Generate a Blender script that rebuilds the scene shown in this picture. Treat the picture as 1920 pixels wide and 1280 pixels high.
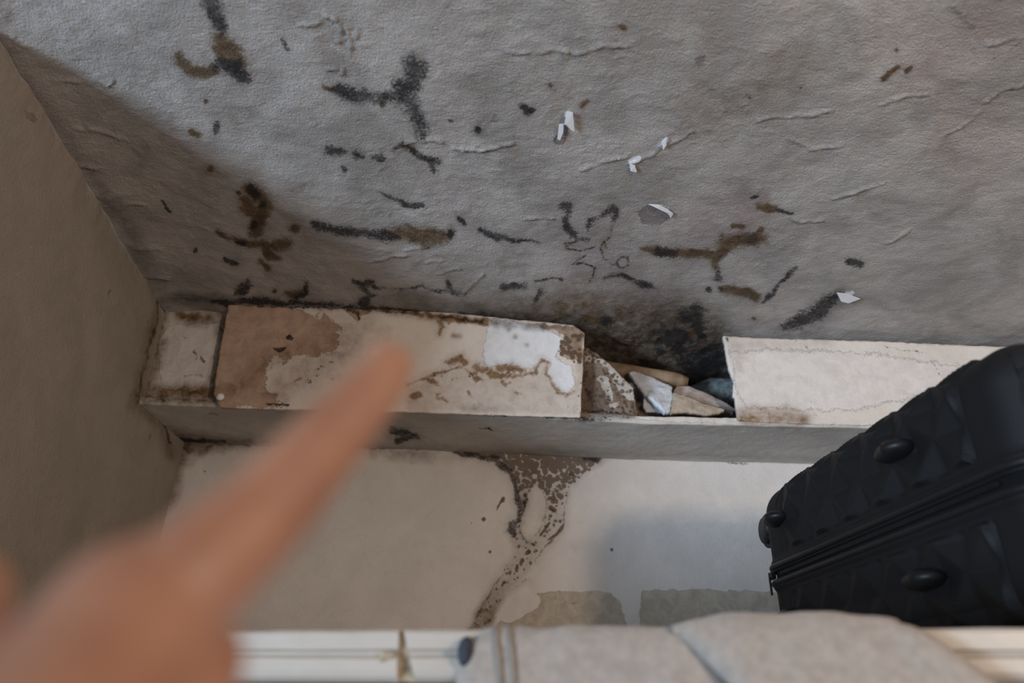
import bpy, bmesh, math, random
import numpy as np
from mathutils import Vector, Matrix, noise as mnoise

sc = bpy.context.scene
C = sc.collection
for o in list(bpy.data.objects):
    bpy.data.objects.remove(o)

# ------------------------------------------------------------------ camera
W, H, F = 1920, 1280, 1400.0
PITCH, ROLL = math.radians(26.9), math.radians(1.7)
CAM = np.array([0.0, 0.0, 1.62])
X0 = np.array([1.0, 0, 0])
FW = np.array([0, math.cos(PITCH), math.sin(PITCH)])
U0 = np.array([0, -math.sin(PITCH), math.cos(PITCH)])
UP = U0 * math.cos(ROLL) - X0 * math.sin(ROLL)
RT = X0 * math.cos(ROLL) + U0 * math.sin(ROLL)
cd = bpy.data.cameras.new('camera')
cam = bpy.data.objects.new('camera', cd)
C.objects.link(cam)
cam.matrix_world = Matrix(((RT[0], UP[0], -FW[0], CAM[0]), (RT[1], UP[1], -FW[1], CAM[1]),
                           (RT[2], UP[2], -FW[2], CAM[2]), (0, 0, 0, 1)))
cd.sensor_width = 36
cd.lens = 36 * F / W
cd.clip_start = 0.02
cd.dof.use_dof = True
cd.dof.focus_distance = 1.22
cd.dof.aperture_fstop = 3.1
sc.camera = cam
sc.view_settings.view_transform = 'Standard'
sc.view_settings.look = 'None'
sc.view_settings.gamma = 1
sc.view_settings.use_curve_mapping = False
sc.view_settings.exposure = 1.32

# ------------------------------------------------------------------ light
wd = bpy.data.worlds.new('world')
sc.world = wd
wd.use_nodes = True
bg = wd.node_tree.nodes['Background']
bg.inputs[0].default_value = (0.80, 0.86, 1.0, 1)
bg.inputs[1].default_value = 0.13
# bare bulb of the room, behind the photographer's right shoulder
ld = bpy.data.lights.new('room_bulb', 'POINT')
ld.energy = 18.5
ld.color = (1.0, 0.79, 0.61)
ld.shadow_soft_size = 0.06
lo = bpy.data.objects.new('room_bulb', ld)
lo.location = (0.95, -0.60, 1.95)
C.objects.link(lo)
# daylight coming through the opening past the end of the left wall
ad = bpy.data.lights.new('daylight_opening', 'AREA')
ad.shape = 'RECTANGLE'
ad.size, ad.size_y = 0.9, 1.4
ad.energy = 96
ad.color = (0.60, 0.78, 1.0)
ao = bpy.data.objects.new('daylight_opening', ad)
ao.location = (-3.75, -2.02, 1.0)
d = Vector((0.0, 1.3, 2.3)) - Vector(ao.location)
ao.rotation_euler = d.to_track_quat('-Z', 'Y').to_euler()
C.objects.link(ao)


# ------------------------------------------------------------------ helpers
def ray(px, py):
    return FW + RT * ((px - W / 2) / F) - UP * ((py - H / 2) / F)


def atd(px, py, depth):
    return CAM + ray(px, py) * depth


def on_y(px, py, y, a=0.0, x0=0.0, b=0.0, z0=0.0):
    """point of the surface  Y = y + a (X-x0) + b (Z-z0)  seen along the camera ray of an image pixel"""
    r = ray(px, py)
    t = (y - a * x0 - b * z0 + b * CAM[2]) / (r[1] - a * r[0] - b * r[2])
    return CAM + r * t


def on_x(px, py, x):
    r = ray(px, py)
    return CAM + r * (x / r[0])


def image_px(P):
    """image pixel coordinates of points P, projected through the camera; marks below use these"""
    V = P - CAM
    dz = np.maximum(V @ FW, 0.05)
    return W / 2 + F * (V @ RT) / dz, H / 2 - F * (V @ UP) / dz


rng = np.random.RandomState(7)
LAT = rng.rand(256, 256)


def vnoise(x, y):
    xi = np.floor(x).astype(int)
    yi = np.floor(y).astype(int)
    fx, fy = x - xi, y - yi
    fx, fy = fx * fx * (3 - 2 * fx), fy * fy * (3 - 2 * fy)
    a, b = LAT[xi % 256, yi % 256], LAT[(xi + 1) % 256, yi % 256]
    c, d = LAT[xi % 256, (yi + 1) % 256], LAT[(xi + 1) % 256, (yi + 1) % 256]
    return (a * (1 - fx) + b * fx) * (1 - fy) + (c * (1 - fx) + d * fx) * fy


def fbm(x, y, octv=4):
    s, a, t = 0, 1.0, 0
    for k in range(octv):
        s = s + a * vnoise(x * 2 ** k + 17.3 * k, y * 2 ** k + 5.1 * k)
        t += a
        a *= 0.5
    return s / t - 0.5


def seg_d(px, py, pts):
    best = np.full(px.shape, 1e9)
    if len(pts) == 1:
        pts = pts * 2
    for (x1, y1, r1), (x2, y2, r2) in zip(pts[:-1], pts[1:]):
        dx, dy = x2 - x1, y2 - y1
        t = np.clip(((px - x1) * dx + (py - y1) * dy) / (dx * dx + dy * dy + 1e-9), 0, 1)
        dd = np.hypot(px - x1 - t * dx, py - y1 - t * dy) - (r1 + (r2 - r1) * t)
        best = np.minimum(best, dd)
    return best


def stroke(fld, px, py, pts, soft=6.0, amp=1.0):
    xs, ys = [p[0] for p in pts], [p[1] for p in pts]
    R = max(p[2] for p in pts) + soft * 1.2
    m = (px > min(xs) - R) & (px < max(xs) + R) & (py > min(ys) - R) & (py < max(ys) + R)
    if not m.any():
        return
    dd = seg_d(px[m], py[m], pts)
    v = np.clip(0.5 - dd / (2 * soft), 0, 1) * amp
    fld[m] = np.maximum(fld[m], v)


def poly_sd(px, py, pts):
    inside = np.zeros(px.shape, bool)
    best = np.full(px.shape, 1e9)
    n = len(pts)
    for i in range(n):
        (x1, y1), (x2, y2) = pts[i], pts[(i + 1) % n]
        dx, dy = x2 - x1, y2 - y1
        t = np.clip(((px - x1) * dx + (py - y1) * dy) / (dx * dx + dy * dy + 1e-12), 0, 1)
        best = np.minimum(best, np.hypot(px - x1 - t * dx, py - y1 - t * dy))
        c = ((y1 > py) != (y2 > py))
        with np.errstate(divide='ignore', invalid='ignore'):
            xx = (x2 - x1) * (py - y1) / (y2 - y1 + 1e-15) + x1
        inside ^= c & (px < xx)
    return np.where(inside, -best, best)


def area(fld, px, py, pts, soft=6.0, amp=1.0):
    xs, ys = [p[0] for p in pts], [p[1] for p in pts]
    m = (px > min(xs) - soft) & (px < max(xs) + soft) & (py > min(ys) - soft) & (py < max(ys) + soft)
    if not m.any():
        return
    v = np.clip(0.5 - poly_sd(px[m], py[m], pts) / (2 * soft), 0, 1) * amp
    fld[m] = np.maximum(fld[m], v)


def make_mesh(name, verts, quads, mat, parent=None, A=None, B=None, smooth=True):
    me = bpy.data.meshes.new(name)
    verts = np.asarray(verts, dtype=np.float32)
    quads = np.asarray(quads, dtype=np.int32)
    n = quads.shape[1]
    me.vertices.add(len(verts))
    me.vertices.foreach_set('co', verts.ravel())
    me.loops.add(quads.size)
    me.loops.foreach_set('vertex_index', quads.ravel())
    me.polygons.add(len(quads))
    me.polygons.foreach_set('loop_start', np.arange(0, quads.size, n, dtype=np.int32))
    me.polygons.foreach_set('loop_total', np.full(len(quads), n, dtype=np.int32))
    me.polygons.foreach_set('use_smooth', np.full(len(quads), smooth, dtype=bool))
    me.update(calc_edges=True)
    me.validate()
    for nm, arr in (('marks', A), ('washes', B)):
        if arr is not None:
            at = me.attributes.new(nm, 'FLOAT_COLOR', 'POINT')
            at.data.foreach_set('color', np.asarray(arr, dtype=np.float32).ravel())
    if mat:
        me.materials.append(mat)
    o = bpy.data.objects.new(name, me)
    C.objects.link(o)
    if parent:
        o.parent = parent
    return o


def from_bm(name, bm, mat, parent=None, smooth=True):
    me = bpy.data.meshes.new(name)
    bmesh.ops.recalc_face_normals(bm, faces=bm.faces[:])
    bm.to_mesh(me)
    bm.free()
    for p in me.polygons:
        p.use_smooth = smooth
    if mat:
        me.materials.append(mat)
    o = bpy.data.objects.new(name, me)
    C.objects.link(o)
    if parent:
        o.parent = parent
    return o


def tag(o, label=None, cat=None, group=None, kind=None):
    for k, v in (('label', label), ('category', cat), ('group', group), ('kind', kind)):
        if v:
            o[k] = v
    return o


def empty(name, loc, rot=(0, 0, 0)):
    o = bpy.data.objects.new(name, None)
    o.location = loc
    o.rotation_euler = rot
    o.empty_display_size = 0.05
    C.objects.link(o)
    return o


def adopt(child, parent):
    """parent while keeping the world placement"""
    bpy.context.view_layer.update()
    child.parent = parent
    child.matrix_parent_inverse = parent.matrix_world.inverted()


def grid_faces(nu, nv, keep=None):
    i, j = np.meshgrid(np.arange(nu - 1), np.arange(nv - 1), indexing='ij')
    q = np.stack([i * nv + j, (i + 1) * nv + j, (i + 1) * nv + j + 1, i * nv + j + 1], -1).reshape(-1, 4)
    return q if keep is None else q[keep]


def thicken(P, q, back, A, B):
    """close the sheet P,q with the offset vector field back"""
    n = len(P)
    e = np.concatenate([q[:, [0, 1]], q[:, [1, 2]], q[:, [2, 3]], q[:, [3, 0]]])
    key = np.sort(e, 1)
    _, inv, cnt = np.unique(key[:, 0].astype(np.int64) * n + key[:, 1], return_inverse=True, return_counts=True)
    be = e[cnt[inv.ravel()] == 1]
    side = np.stack([be[:, 1], be[:, 0], be[:, 0] + n, be[:, 1] + n], 1)
    V = np.concatenate([P, P + back])
    Q = np.concatenate([q, q[:, ::-1] + n, side])
    used = np.zeros(len(V), bool)
    used[Q.ravel()] = True
    remap = np.cumsum(used) - 1
    A2 = np.concatenate([A, A])[used] if A is not None else None
    B2 = np.concatenate([B, B])[used] if B is not None else None
    return V[used], remap[Q], A2, B2


def slab(name, outline, thick, mat, y=1.28, a=0.0, x0=0.0, b=0.0, z0=2.2, step=0.003, disp=None,
         marks=None, parent=None, rag=0.0015, seed=0):
    """a board or broken piece: outline given in image pixels, cast onto the plane Y = y+a(X-x0)+b(Z-z0)"""
    pts = [on_y(px, py, y, a, x0, b, z0) for px, py in outline]
    poly = [(p[0], p[2]) for p in pts]
    xs, zs = [p[0] for p in poly], [p[1] for p in poly]
    us = np.arange(min(xs) - 2 * step, max(xs) + 3 * step, step)
    vs = np.arange(min(zs) - 2 * step, max(zs) + 3 * step, step)
    U, V = np.meshgrid(us, vs, indexing='ij')
    U, V = U.ravel(), V.ravel()
    nz = fbm(U * 90 + seed * 3.1, V * 90 + 4.7 * seed, 3) * 2 * rag
    sd = poly_sd(U, V, poly) + nz
    nu, nv = len(us), len(vs)
    q = grid_faces(nu, nv)
    keep = (sd[q] < step * 0.35).all(1)
    q = q[keep]
    # pull rim vertices onto the outline
    e = 1e-4
    gx = (poly_sd(U + e, V, poly) - poly_sd(U - e, V, poly)) / (2 * e)
    gz = (poly_sd(U, V + e, poly) - poly_sd(U, V - e, poly)) / (2 * e)
    cnt = np.bincount(q.ravel(), minlength=len(U))
    rim = (cnt > 0) & (cnt < 4)
    mv = np.where(rim, np.clip(sd, -step * 1.1, step * 1.1), 0)
    U, V = U - gx * mv, V - gz * mv
    Y = y + a * (U - x0) + b * (V - z0)
    n = np.array([a, -1.0, b])
    n /= np.linalg.norm(n)
    P = np.stack([U, Y, V], 1)
    px, py = image_px(P)
    if disp is not None:
        P = P + n[None] * disp(U, V, px, py, sd)[:, None]
    A = np.zeros((len(U), 4))
    B = np.zeros((len(U), 4))
    if marks:
        marks(A, B, px, py)
    back = np.tile(-n * thick, (len(P), 1))
    V_, Q_, A_, B_ = thicken(P, q, back, A, B)
    o = make_mesh(name, V_, Q_, mat, parent, A_, B_)
    bm = bmesh.new()
    bm.from_mesh(o.data)
    bmesh.ops.recalc_face_normals(bm, faces=bm.faces[:])
    bm.to_mesh(o.data)
    bm.free()
    return o


# ------------------------------------------------------------------ materials
def new_mat(name):
    m = bpy.data.materials.new(name)
    m.use_nodes = True
    nt = m.node_tree
    b = nt.nodes['Principled BSDF']
    return m, nt, b


def srgb(r, g, b):
    f = lambda c: (c / 255 / 12.92) if c <= 10 else ((c / 255 + 0.055) / 1.055) ** 2.4
    return (f(r), f(g), f(b), 1)


class NT:
    def __init__(s, nt):
        s.nt, s.N, s.L = nt, nt.nodes, nt.links
        s.tc = s.N.new('ShaderNodeTexCoord')

    def _in(s, node, i, v):
        if isinstance(v, bpy.types.NodeSocket):
            s.L.new(v, node.inputs[i])
        elif v is not None:
            node.inputs[i].default_value = v

    def noise(s, scale, detail=6, rough=0.6, dist=0.0, stretch=None, off=None):
        n = s.N.new('ShaderNodeTexNoise')
        n.inputs['Scale'].default_value = scale
        n.inputs['Detail'].default_value = detail
        n.inputs['Roughness'].default_value = rough
        n.inputs['Distortion'].default_value = dist
        mp = s.N.new('ShaderNodeMapping')
        s.L.new(s.tc.outputs['Object'], mp.inputs[0])
        if stretch:
            mp.inputs['Scale'].default_value = stretch
        if off:
            mp.inputs['Location'].default_value = off
        s.L.new(mp.outputs[0], n.inputs['Vector'])
        return n.outputs['Fac']

    def voro(s, scale, feature='F1', rnd=1.0, out='Distance'):
        n = s.N.new('ShaderNodeTexVoronoi')
        n.feature = feature
        n.inputs['Scale'].default_value = scale
        n.inputs['Randomness'].default_value = rnd
        s.L.new(s.tc.outputs['Object'], n.inputs['Vector'])
        return n.outputs[out]

    def math(s, op, a, b=None, c=None, clamp=False):
        n = s.N.new('ShaderNodeMath')
        n.operation = op
        n.use_clamp = clamp
        s._in(n, 0, a)
        s._in(n, 1, b)
        if c is not None:
            s._in(n, 2, c)
        return n.outputs[0]

    def ss(s, v, lo, hi, a=0.0, b=1.0):
        n = s.N.new('ShaderNodeMapRange')
        n.interpolation_type = 'SMOOTHSTEP'
        s._in(n, 0, v)
        n.inputs[1].default_value = lo
        n.inputs[2].default_value = hi
        n.inputs[3].default_value = a
        n.inputs[4].default_value = b
        return n.outputs[0]

    def mix(s, f, a, b, mode='MIX'):
        n = s.N.new('ShaderNodeMix')
        n.data_type = 'RGBA'
        n.blend_type = mode
        s._in(n, 0, f)
        s._in(n, 6, a)
        s._in(n, 7, b)
        return n.outputs[2]

    def attr(s, name):
        n = s.N.new('ShaderNodeAttribute')
        n.attribute_name = name
        sp = s.N.new('ShaderNodeSeparateColor')
        s.L.new(n.outputs['Color'], sp.inputs[0])
        return sp.outputs[0], sp.outputs[1], sp.outputs[2], n.outputs['Alpha']

    def bump(s, h, strength, dist, prev=None):
        n = s.N.new('ShaderNodeBump')
        n.inputs['Strength'].default_value = strength
        n.inputs['Distance'].default_value = dist
        s.L.new(h, n.inputs['Height'])
        if prev is not None:
            s.L.new(prev, n.inputs['Normal'])
        return n.outputs[0]


def plaster(name, base, base2, bare, light, dark=(40, 36, 34), brown=(88, 66, 42), dirt=(78, 64, 50),
            ochre=(120, 96, 64), spot=(104, 86, 68), fine=1.0, coarse=1.0, rough=0.75, wrinkle=1.0):
    """paint over plaster.  marks: R mould and dark lines, G brown fungus, B bare layer, A fresh white layer
       washes: R sooty dirt and painted shade, G brown damp, B pink tint, A dotted fungus"""
    m, nt, bs = new_mat(name)
    t = NT(nt)
    ar, ag, ab, aa = t.attr('marks')
    br, bgc, bb, ba = t.attr('washes')
    n1 = t.noise(48, 8, 0.68, 0.5)
    n2 = t.noise(260, 5, 0.7)
    n3 = t.noise(9, 5, 0.6, 0.6)
    nn = t.math('ADD', t.math('MULTIPLY', t.math('SUBTRACT', n1, 0.5), 0.9),
                t.math('MULTIPLY', t.math('SUBTRACT', n2, 0.5), 0.9))

    def hard(x, lo=0.42, hi=0.56, k=1.0):
        # noise only eats at existing edges: scaled by how much of the mark is there
        g = t.math('MULTIPLY', nn, t.ss(x, 0.0, 0.25))
        return t.ss(t.math('ADD', x, t.math('MULTIPLY', g, k)), lo, hi)

    col = t.mix(t.ss(n3, 0.35, 0.68), srgb(*base), srgb(*base2))
    col = t.mix(t.math('MULTIPLY', t.ss(n1, 0.5, 0.8), 0.25), col, srgb(*[int(c * 0.8) for c in base2]))
    hb = hard(ab)
    col = t.mix(hb, col, t.mix(t.ss(n1, 0.3, 0.7), srgb(*bare), srgb(*[int(c * 0.86) for c in bare])))
    ha = hard(aa)
    col = t.mix(ha, col, t.mix(t.ss(n1, 0.35, 0.75), srgb(*light), srgb(*[int(c * 0.93) for c in light])))
    col = t.mix(t.math('MULTIPLY', bb, t.ss(n3, 0.2, 0.8, 0.3, 1)), col, srgb(150, 122, 118))
    col = t.mix(t.math('MULTIPLY', bgc, t.ss(n1, 0.25, 0.75, 0.45, 1.15), clamp=True), col,
                t.mix(n3, srgb(*ochre), srgb(*dirt)))
    col = t.mix(t.math('MULTIPLY', br, t.ss(n1, 0.25, 0.75, 0.5, 1.1), clamp=True), col, srgb(*[int(c * 0.62) for c in dirt]))
    # dotted fungus
    vd = t.voro(105)
    sp = t.math('ADD', t.math('MULTIPLY', t.math('SUBTRACT', n1, 0.5), 0.9), t.math('MULTIPLY', vd, -0.5))
    sp = t.ss(t.math('ADD', sp, t.math('MULTIPLY', ba, 0.85)), 0.22, 0.30)
    sp = t.math('MULTIPLY', sp, t.ss(ba, 0.05, 0.2))
    col = t.mix(t.math('MULTIPLY', sp, 0.85), col, t.mix(n3, srgb(*spot), srgb(*[int(c * 0.75) for c in spot])))
    hg = hard(ag, 0.25, 0.68)
    edge = t.math('MULTIPLY', hg, t.ss(ag, 0.5, 0.9, 1.0, 0.55))
    fun = t.mix(t.ss(n2, 0.35, 0.65), srgb(*[int(c * 0.72) for c in brown]), srgb(*[min(255, int(c * 1.25)) for c in brown]))
    fun = t.mix(t.ss(n1, 0.45, 0.75), fun, srgb(*[int(c * 0.5) for c in brown]))
    col = t.mix(t.math('MULTIPLY', hg, 0.88), col, fun)
    hr = hard(ar, 0.27, 0.66, 1.1)
    gran = t.ss(t.math('ADD', n2, t.math('MULTIPLY', ar, 0.22)), 0.46, 0.64, 0.35, 1.0)
    col = t.mix(t.math('MULTIPLY', t.math('MULTIPLY', hr, gran), t.ss(n1, 0.3, 0.6, 0.62, 0.95)), col, srgb(*dark))
    t.L.new(col, bs.inputs['Base Color'])
    bs.inputs['Roughness'].default_value = rough
    bs.inputs['Specular IOR Level'].default_value = 0.25
    # relief
    w1 = t.noise(26, 6, 0.62, 1.2, stretch=(0.55, 1.5, 1.2))
    w2 = t.noise(110, 4, 0.6, 0.8, stretch=(0.7, 1.3, 1.0), off=(3, 1, 2))
    f1 = t.noise(300, 4, 0.65, 0.5)
    rid = t.math('ABSOLUTE', t.math('SUBTRACT', w1, 0.5))
    rid = t.ss(rid, 0.0, 0.09, 1.0, 0.0)
    patch = t.ss(t.noise(6, 3, 0.5, off=(7, 3, 9)), 0.42, 0.62)
    h = t.math('ADD', t.math('MULTIPLY', rid, t.math('MULTIPLY', patch, 0.2 * wrinkle)),
               t.math('MULTIPLY', w2, 0.95 * coarse))
    h = t.math('ADD', h, t.math('MULTIPLY', f1, 0.75 * fine))
    h = t.math('ADD', h, t.math('MULTIPLY', hb, -0.35))
    h = t.math('ADD', h, t.math('MULTIPLY', ha, 0.35))
    h = t.math('ADD', h, t.math('MULTIPLY', t.math('MULTIPLY', hr, n2), 0.7))
    t.L.new(t.bump(h, 0.9, 0.0022), bs.inputs['Normal'])
    return m


M = {}
M['ceiling'] = plaster('damp_ceiling_paint', (186, 179, 172), (156, 150, 143), (150, 141, 136), (232, 230, 228),
                       dark=(44, 40, 40), brown=(94, 72, 44), fine=2.1, coarse=1.25)
M['wall'] = plaster('back_wall_paint', (224, 217, 209), (214, 207, 200), (200, 189, 171), (225, 221, 217),
                    dark=(56, 46, 42), brown=(96, 76, 52), ochre=(140, 114, 80), fine=0.7, coarse=0.35, wrinkle=0.2,
                    spot=(112, 94, 78))
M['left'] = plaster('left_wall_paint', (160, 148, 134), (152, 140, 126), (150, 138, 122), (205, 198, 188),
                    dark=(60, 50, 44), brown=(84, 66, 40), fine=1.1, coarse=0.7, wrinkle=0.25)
M['panel'] = plaster('panel_flaking_paint', (222, 210, 196), (212, 198, 182), (188, 158, 134), (226, 222, 218),
                     dark=(34, 26, 20), brown=(126, 92, 56), dirt=(92, 66, 46), ochre=(132, 100, 72), fine=0.5,
                     coarse=0.35, wrinkle=0.3, spot=(96, 74, 52))
M['board'] = plaster('boxing_paint', (206, 198, 188), (194, 187, 178), (204, 194, 180), (214, 206, 196),
                     dark=(38, 30, 26), brown=(92, 68, 42), fine=0.5, coarse=0.6, wrinkle=0.2)
M['front'] = plaster('front_board_paint', (222, 212, 200), (214, 203, 192), (168, 138, 104), (226, 217, 208),
                     dark=(60, 50, 40), brown=(136, 104, 66), ochre=(160, 128, 92), fine=0.5, coarse=0.3, wrinkle=0.3)
M['end'] = plaster('end_board_damp_paint', (206, 196, 184), (192, 181, 168), (150, 120, 84), (214, 206, 198),
                   dark=(56, 44, 34), brown=(104, 78, 44), dirt=(80, 60, 36), ochre=(122, 94, 56), fine=0.8, coarse=0.8,
                   wrinkle=0.3)
M['rubble'] = plaster('mottled_broken_plaster', (120, 102, 86), (142, 124, 108), (88, 70, 56), (198, 188, 176),
                      dark=(52, 42, 34), brown=(92, 74, 56), fine=2.0, coarse=2.0, wrinkle=0.6)


def simple(name, col, rough=0.6, n_scale=40, n_amt=0.12, bscale=200, bdist=0.0006, spec=0.3, metal=0.0, sheen=0.0,
           stretch=None):
    m, nt, bs = new_mat(name)
    t = NT(nt)
    n = t.noise(n_scale, 5, 0.6, stretch=stretch)
    c = srgb(*col)
    c2 = tuple(x * (1 - n_amt * 2) for x in c[:3]) + (1,)
    t.L.new(t.mix(t.ss(n, 0.3, 0.7), c, c2), bs.inputs['Base Color'])
    bs.inputs['Roughness'].default_value = rough
    bs.inputs['Specular IOR Level'].default_value = spec
    bs.inputs['Metallic'].default_value = metal
    if sheen:
        bs.inputs['Sheen Weight'].default_value = sheen
    t.L.new(t.bump(t.noise(bscale, 4, 0.6, stretch=stretch), 0.8, bdist), bs.inputs['Normal'])
    return m


M['pipe'] = simple('pipe_buff', (150, 126, 100), 0.6, 60, 0.2)
M['lagging'] = simple('grey_blue_lagging', (138, 146, 146), 0.9, 90, 0.3, 160, 0.004)
M['shard_white'] = simple('shard_white', (214, 216, 218), 0.7, 50, 0.12, 120, 0.002)
M['shard_beige'] = simple('shard_beige', (190, 172, 152), 0.8, 70, 0.16, 160, 0.0018)
M['shard_pink'] = simple('shard_pink', (196, 184, 174), 0.75, 70, 0.14, 160, 0.0012)
M['cap'] = simple('cap_white', (232, 226, 216), 0.4)
M['flake'] = simple('flake_white', (236, 236, 236), 0.6, 50, 0.04)
M['wardrobe'] = simple('wardrobe_white_paint', (182, 173, 161), 0.42, 14, 0.05, 60, 0.0004, 0.4)
M['door'] = simple('wardrobe_door_paint', (232, 230, 230), 0.4, 10, 0.03, 50, 0.0003, 0.4)
M['grime'] = simple('joint_grime', (196, 176, 146), 0.8, 80, 0.3)
M['floorwood'] = simple('floor_wood', (120, 92, 66), 0.5, 8, 0.2, 50, 0.0005, stretch=(1, 12, 1))
M['cloth'] = simple('grey_marl_jersey', (162, 152, 142), 0.95, 120, 0.10, 700, 0.0008, 0.1, sheen=0.3)
M['clothseam'] = simple('grey_marl_seam', (150, 140, 129), 0.95, 120, 0.12, 700, 0.0008, 0.1)
M['cuff_shade'] = simple('painted_cuff_shade', (66, 70, 78), 0.95, 120, 0.1, 500, 0.0006, 0.1)  # dark tone standing for the shade in the cuff


def black_abs():
    m, nt, bs = new_mat('black_ribbed_shell')
    t = NT(nt)
    w = t.N.new('ShaderNodeTexWave')
    w.wave_type = 'BANDS'
    w.bands_direction = 'Z'
    w.inputs['Scale'].default_value = 130
    w.inputs['Distortion'].default_value = 0.2
    t.L.new(t.tc.outputs['Object'], w.inputs['Vector'])
    bs.inputs['Base Color'].default_value = srgb(16, 15, 16)
    bs.inputs['Roughness'].default_value = 0.66
    bs.inputs['Specular IOR Level'].default_value = 0.35
    h = t.math('ADD', t.math('MULTIPLY', w.outputs['Fac'], 0.5), t.noise(300, 3, 0.5))
    t.L.new(t.bump(h, 0.35, 0.0006), bs.inputs['Normal'])
    return m


M['shell'] = black_abs()
M['blackrubber'] = simple('black_moulded_plastic', (27, 26, 27), 0.45, 60, 0.1, 300, 0.0002, 0.35)
M['zip'] = simple('black_zip_tape', (20, 20, 21), 0.85, 300, 0.2, 900, 0.001, 0.2)
M['metal'] = simple('dark_zip_metal', (120, 118, 114), 0.35, 60, 0.1, 300, 0.0001, 0.5, 0.9)


def skin_mat():
    m, nt, bs = new_mat('skin')
    t = NT(nt)
    n = t.noise(35, 4, 0.5)
    t.L.new(t.mix(t.ss(n, 0.3, 0.7), srgb(152, 110, 86), srgb(136, 94, 72)), bs.inputs['Base Color'])
    bs.inputs['Roughness'].default_value = 0.5
    bs.inputs['Subsurface Weight'].default_value = 0.15
    bs.inputs['Subsurface Radius'].default_value = (0.008, 0.003, 0.0015)
    bs.inputs['Subsurface Scale'].default_value = 1.0
    t.L.new(t.bump(t.noise(500, 4, 0.6), 0.4, 0.0004), bs.inputs['Normal'])
    return m


M['skin'] = skin_mat()
M['nail'] = simple('fingernail', (224, 178, 160), 0.3, 30, 0.03, 200, 0.0001, 0.5)

# ------------------------------------------------------------------ key planes
YW = 1.50                       # back wall
YF = 1.285                      # front of the boxed ledge
XL = float(on_y(260, 757, YF)[0])   # left wall
# ceiling falls towards the back wall: fitted to two points of its edge on the left wall
PA, PB = on_x(4, 60, XL), on_x(306, 566, XL)
CSL = (PA[2] - PB[2]) / (PA[1] - PB[1])
CZ = PB[2] - CSL * PB[1]
CTX = 0.012                     # and a touch across


def ceil_z(x, y):
    return CZ + CSL * y - (x - XL) * CTX


def on_ceil(px, py):
    r = ray(px, py)
    t = (CZ + XL * CTX - CAM[2]) / (r[2] - CSL * r[1] + CTX * r[0])
    return CAM + r * t


print('XL', XL, 'ceil slope', CSL, 'z at YF', ceil_z(0, YF), 'at .5', ceil_z(0, .5))

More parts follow.
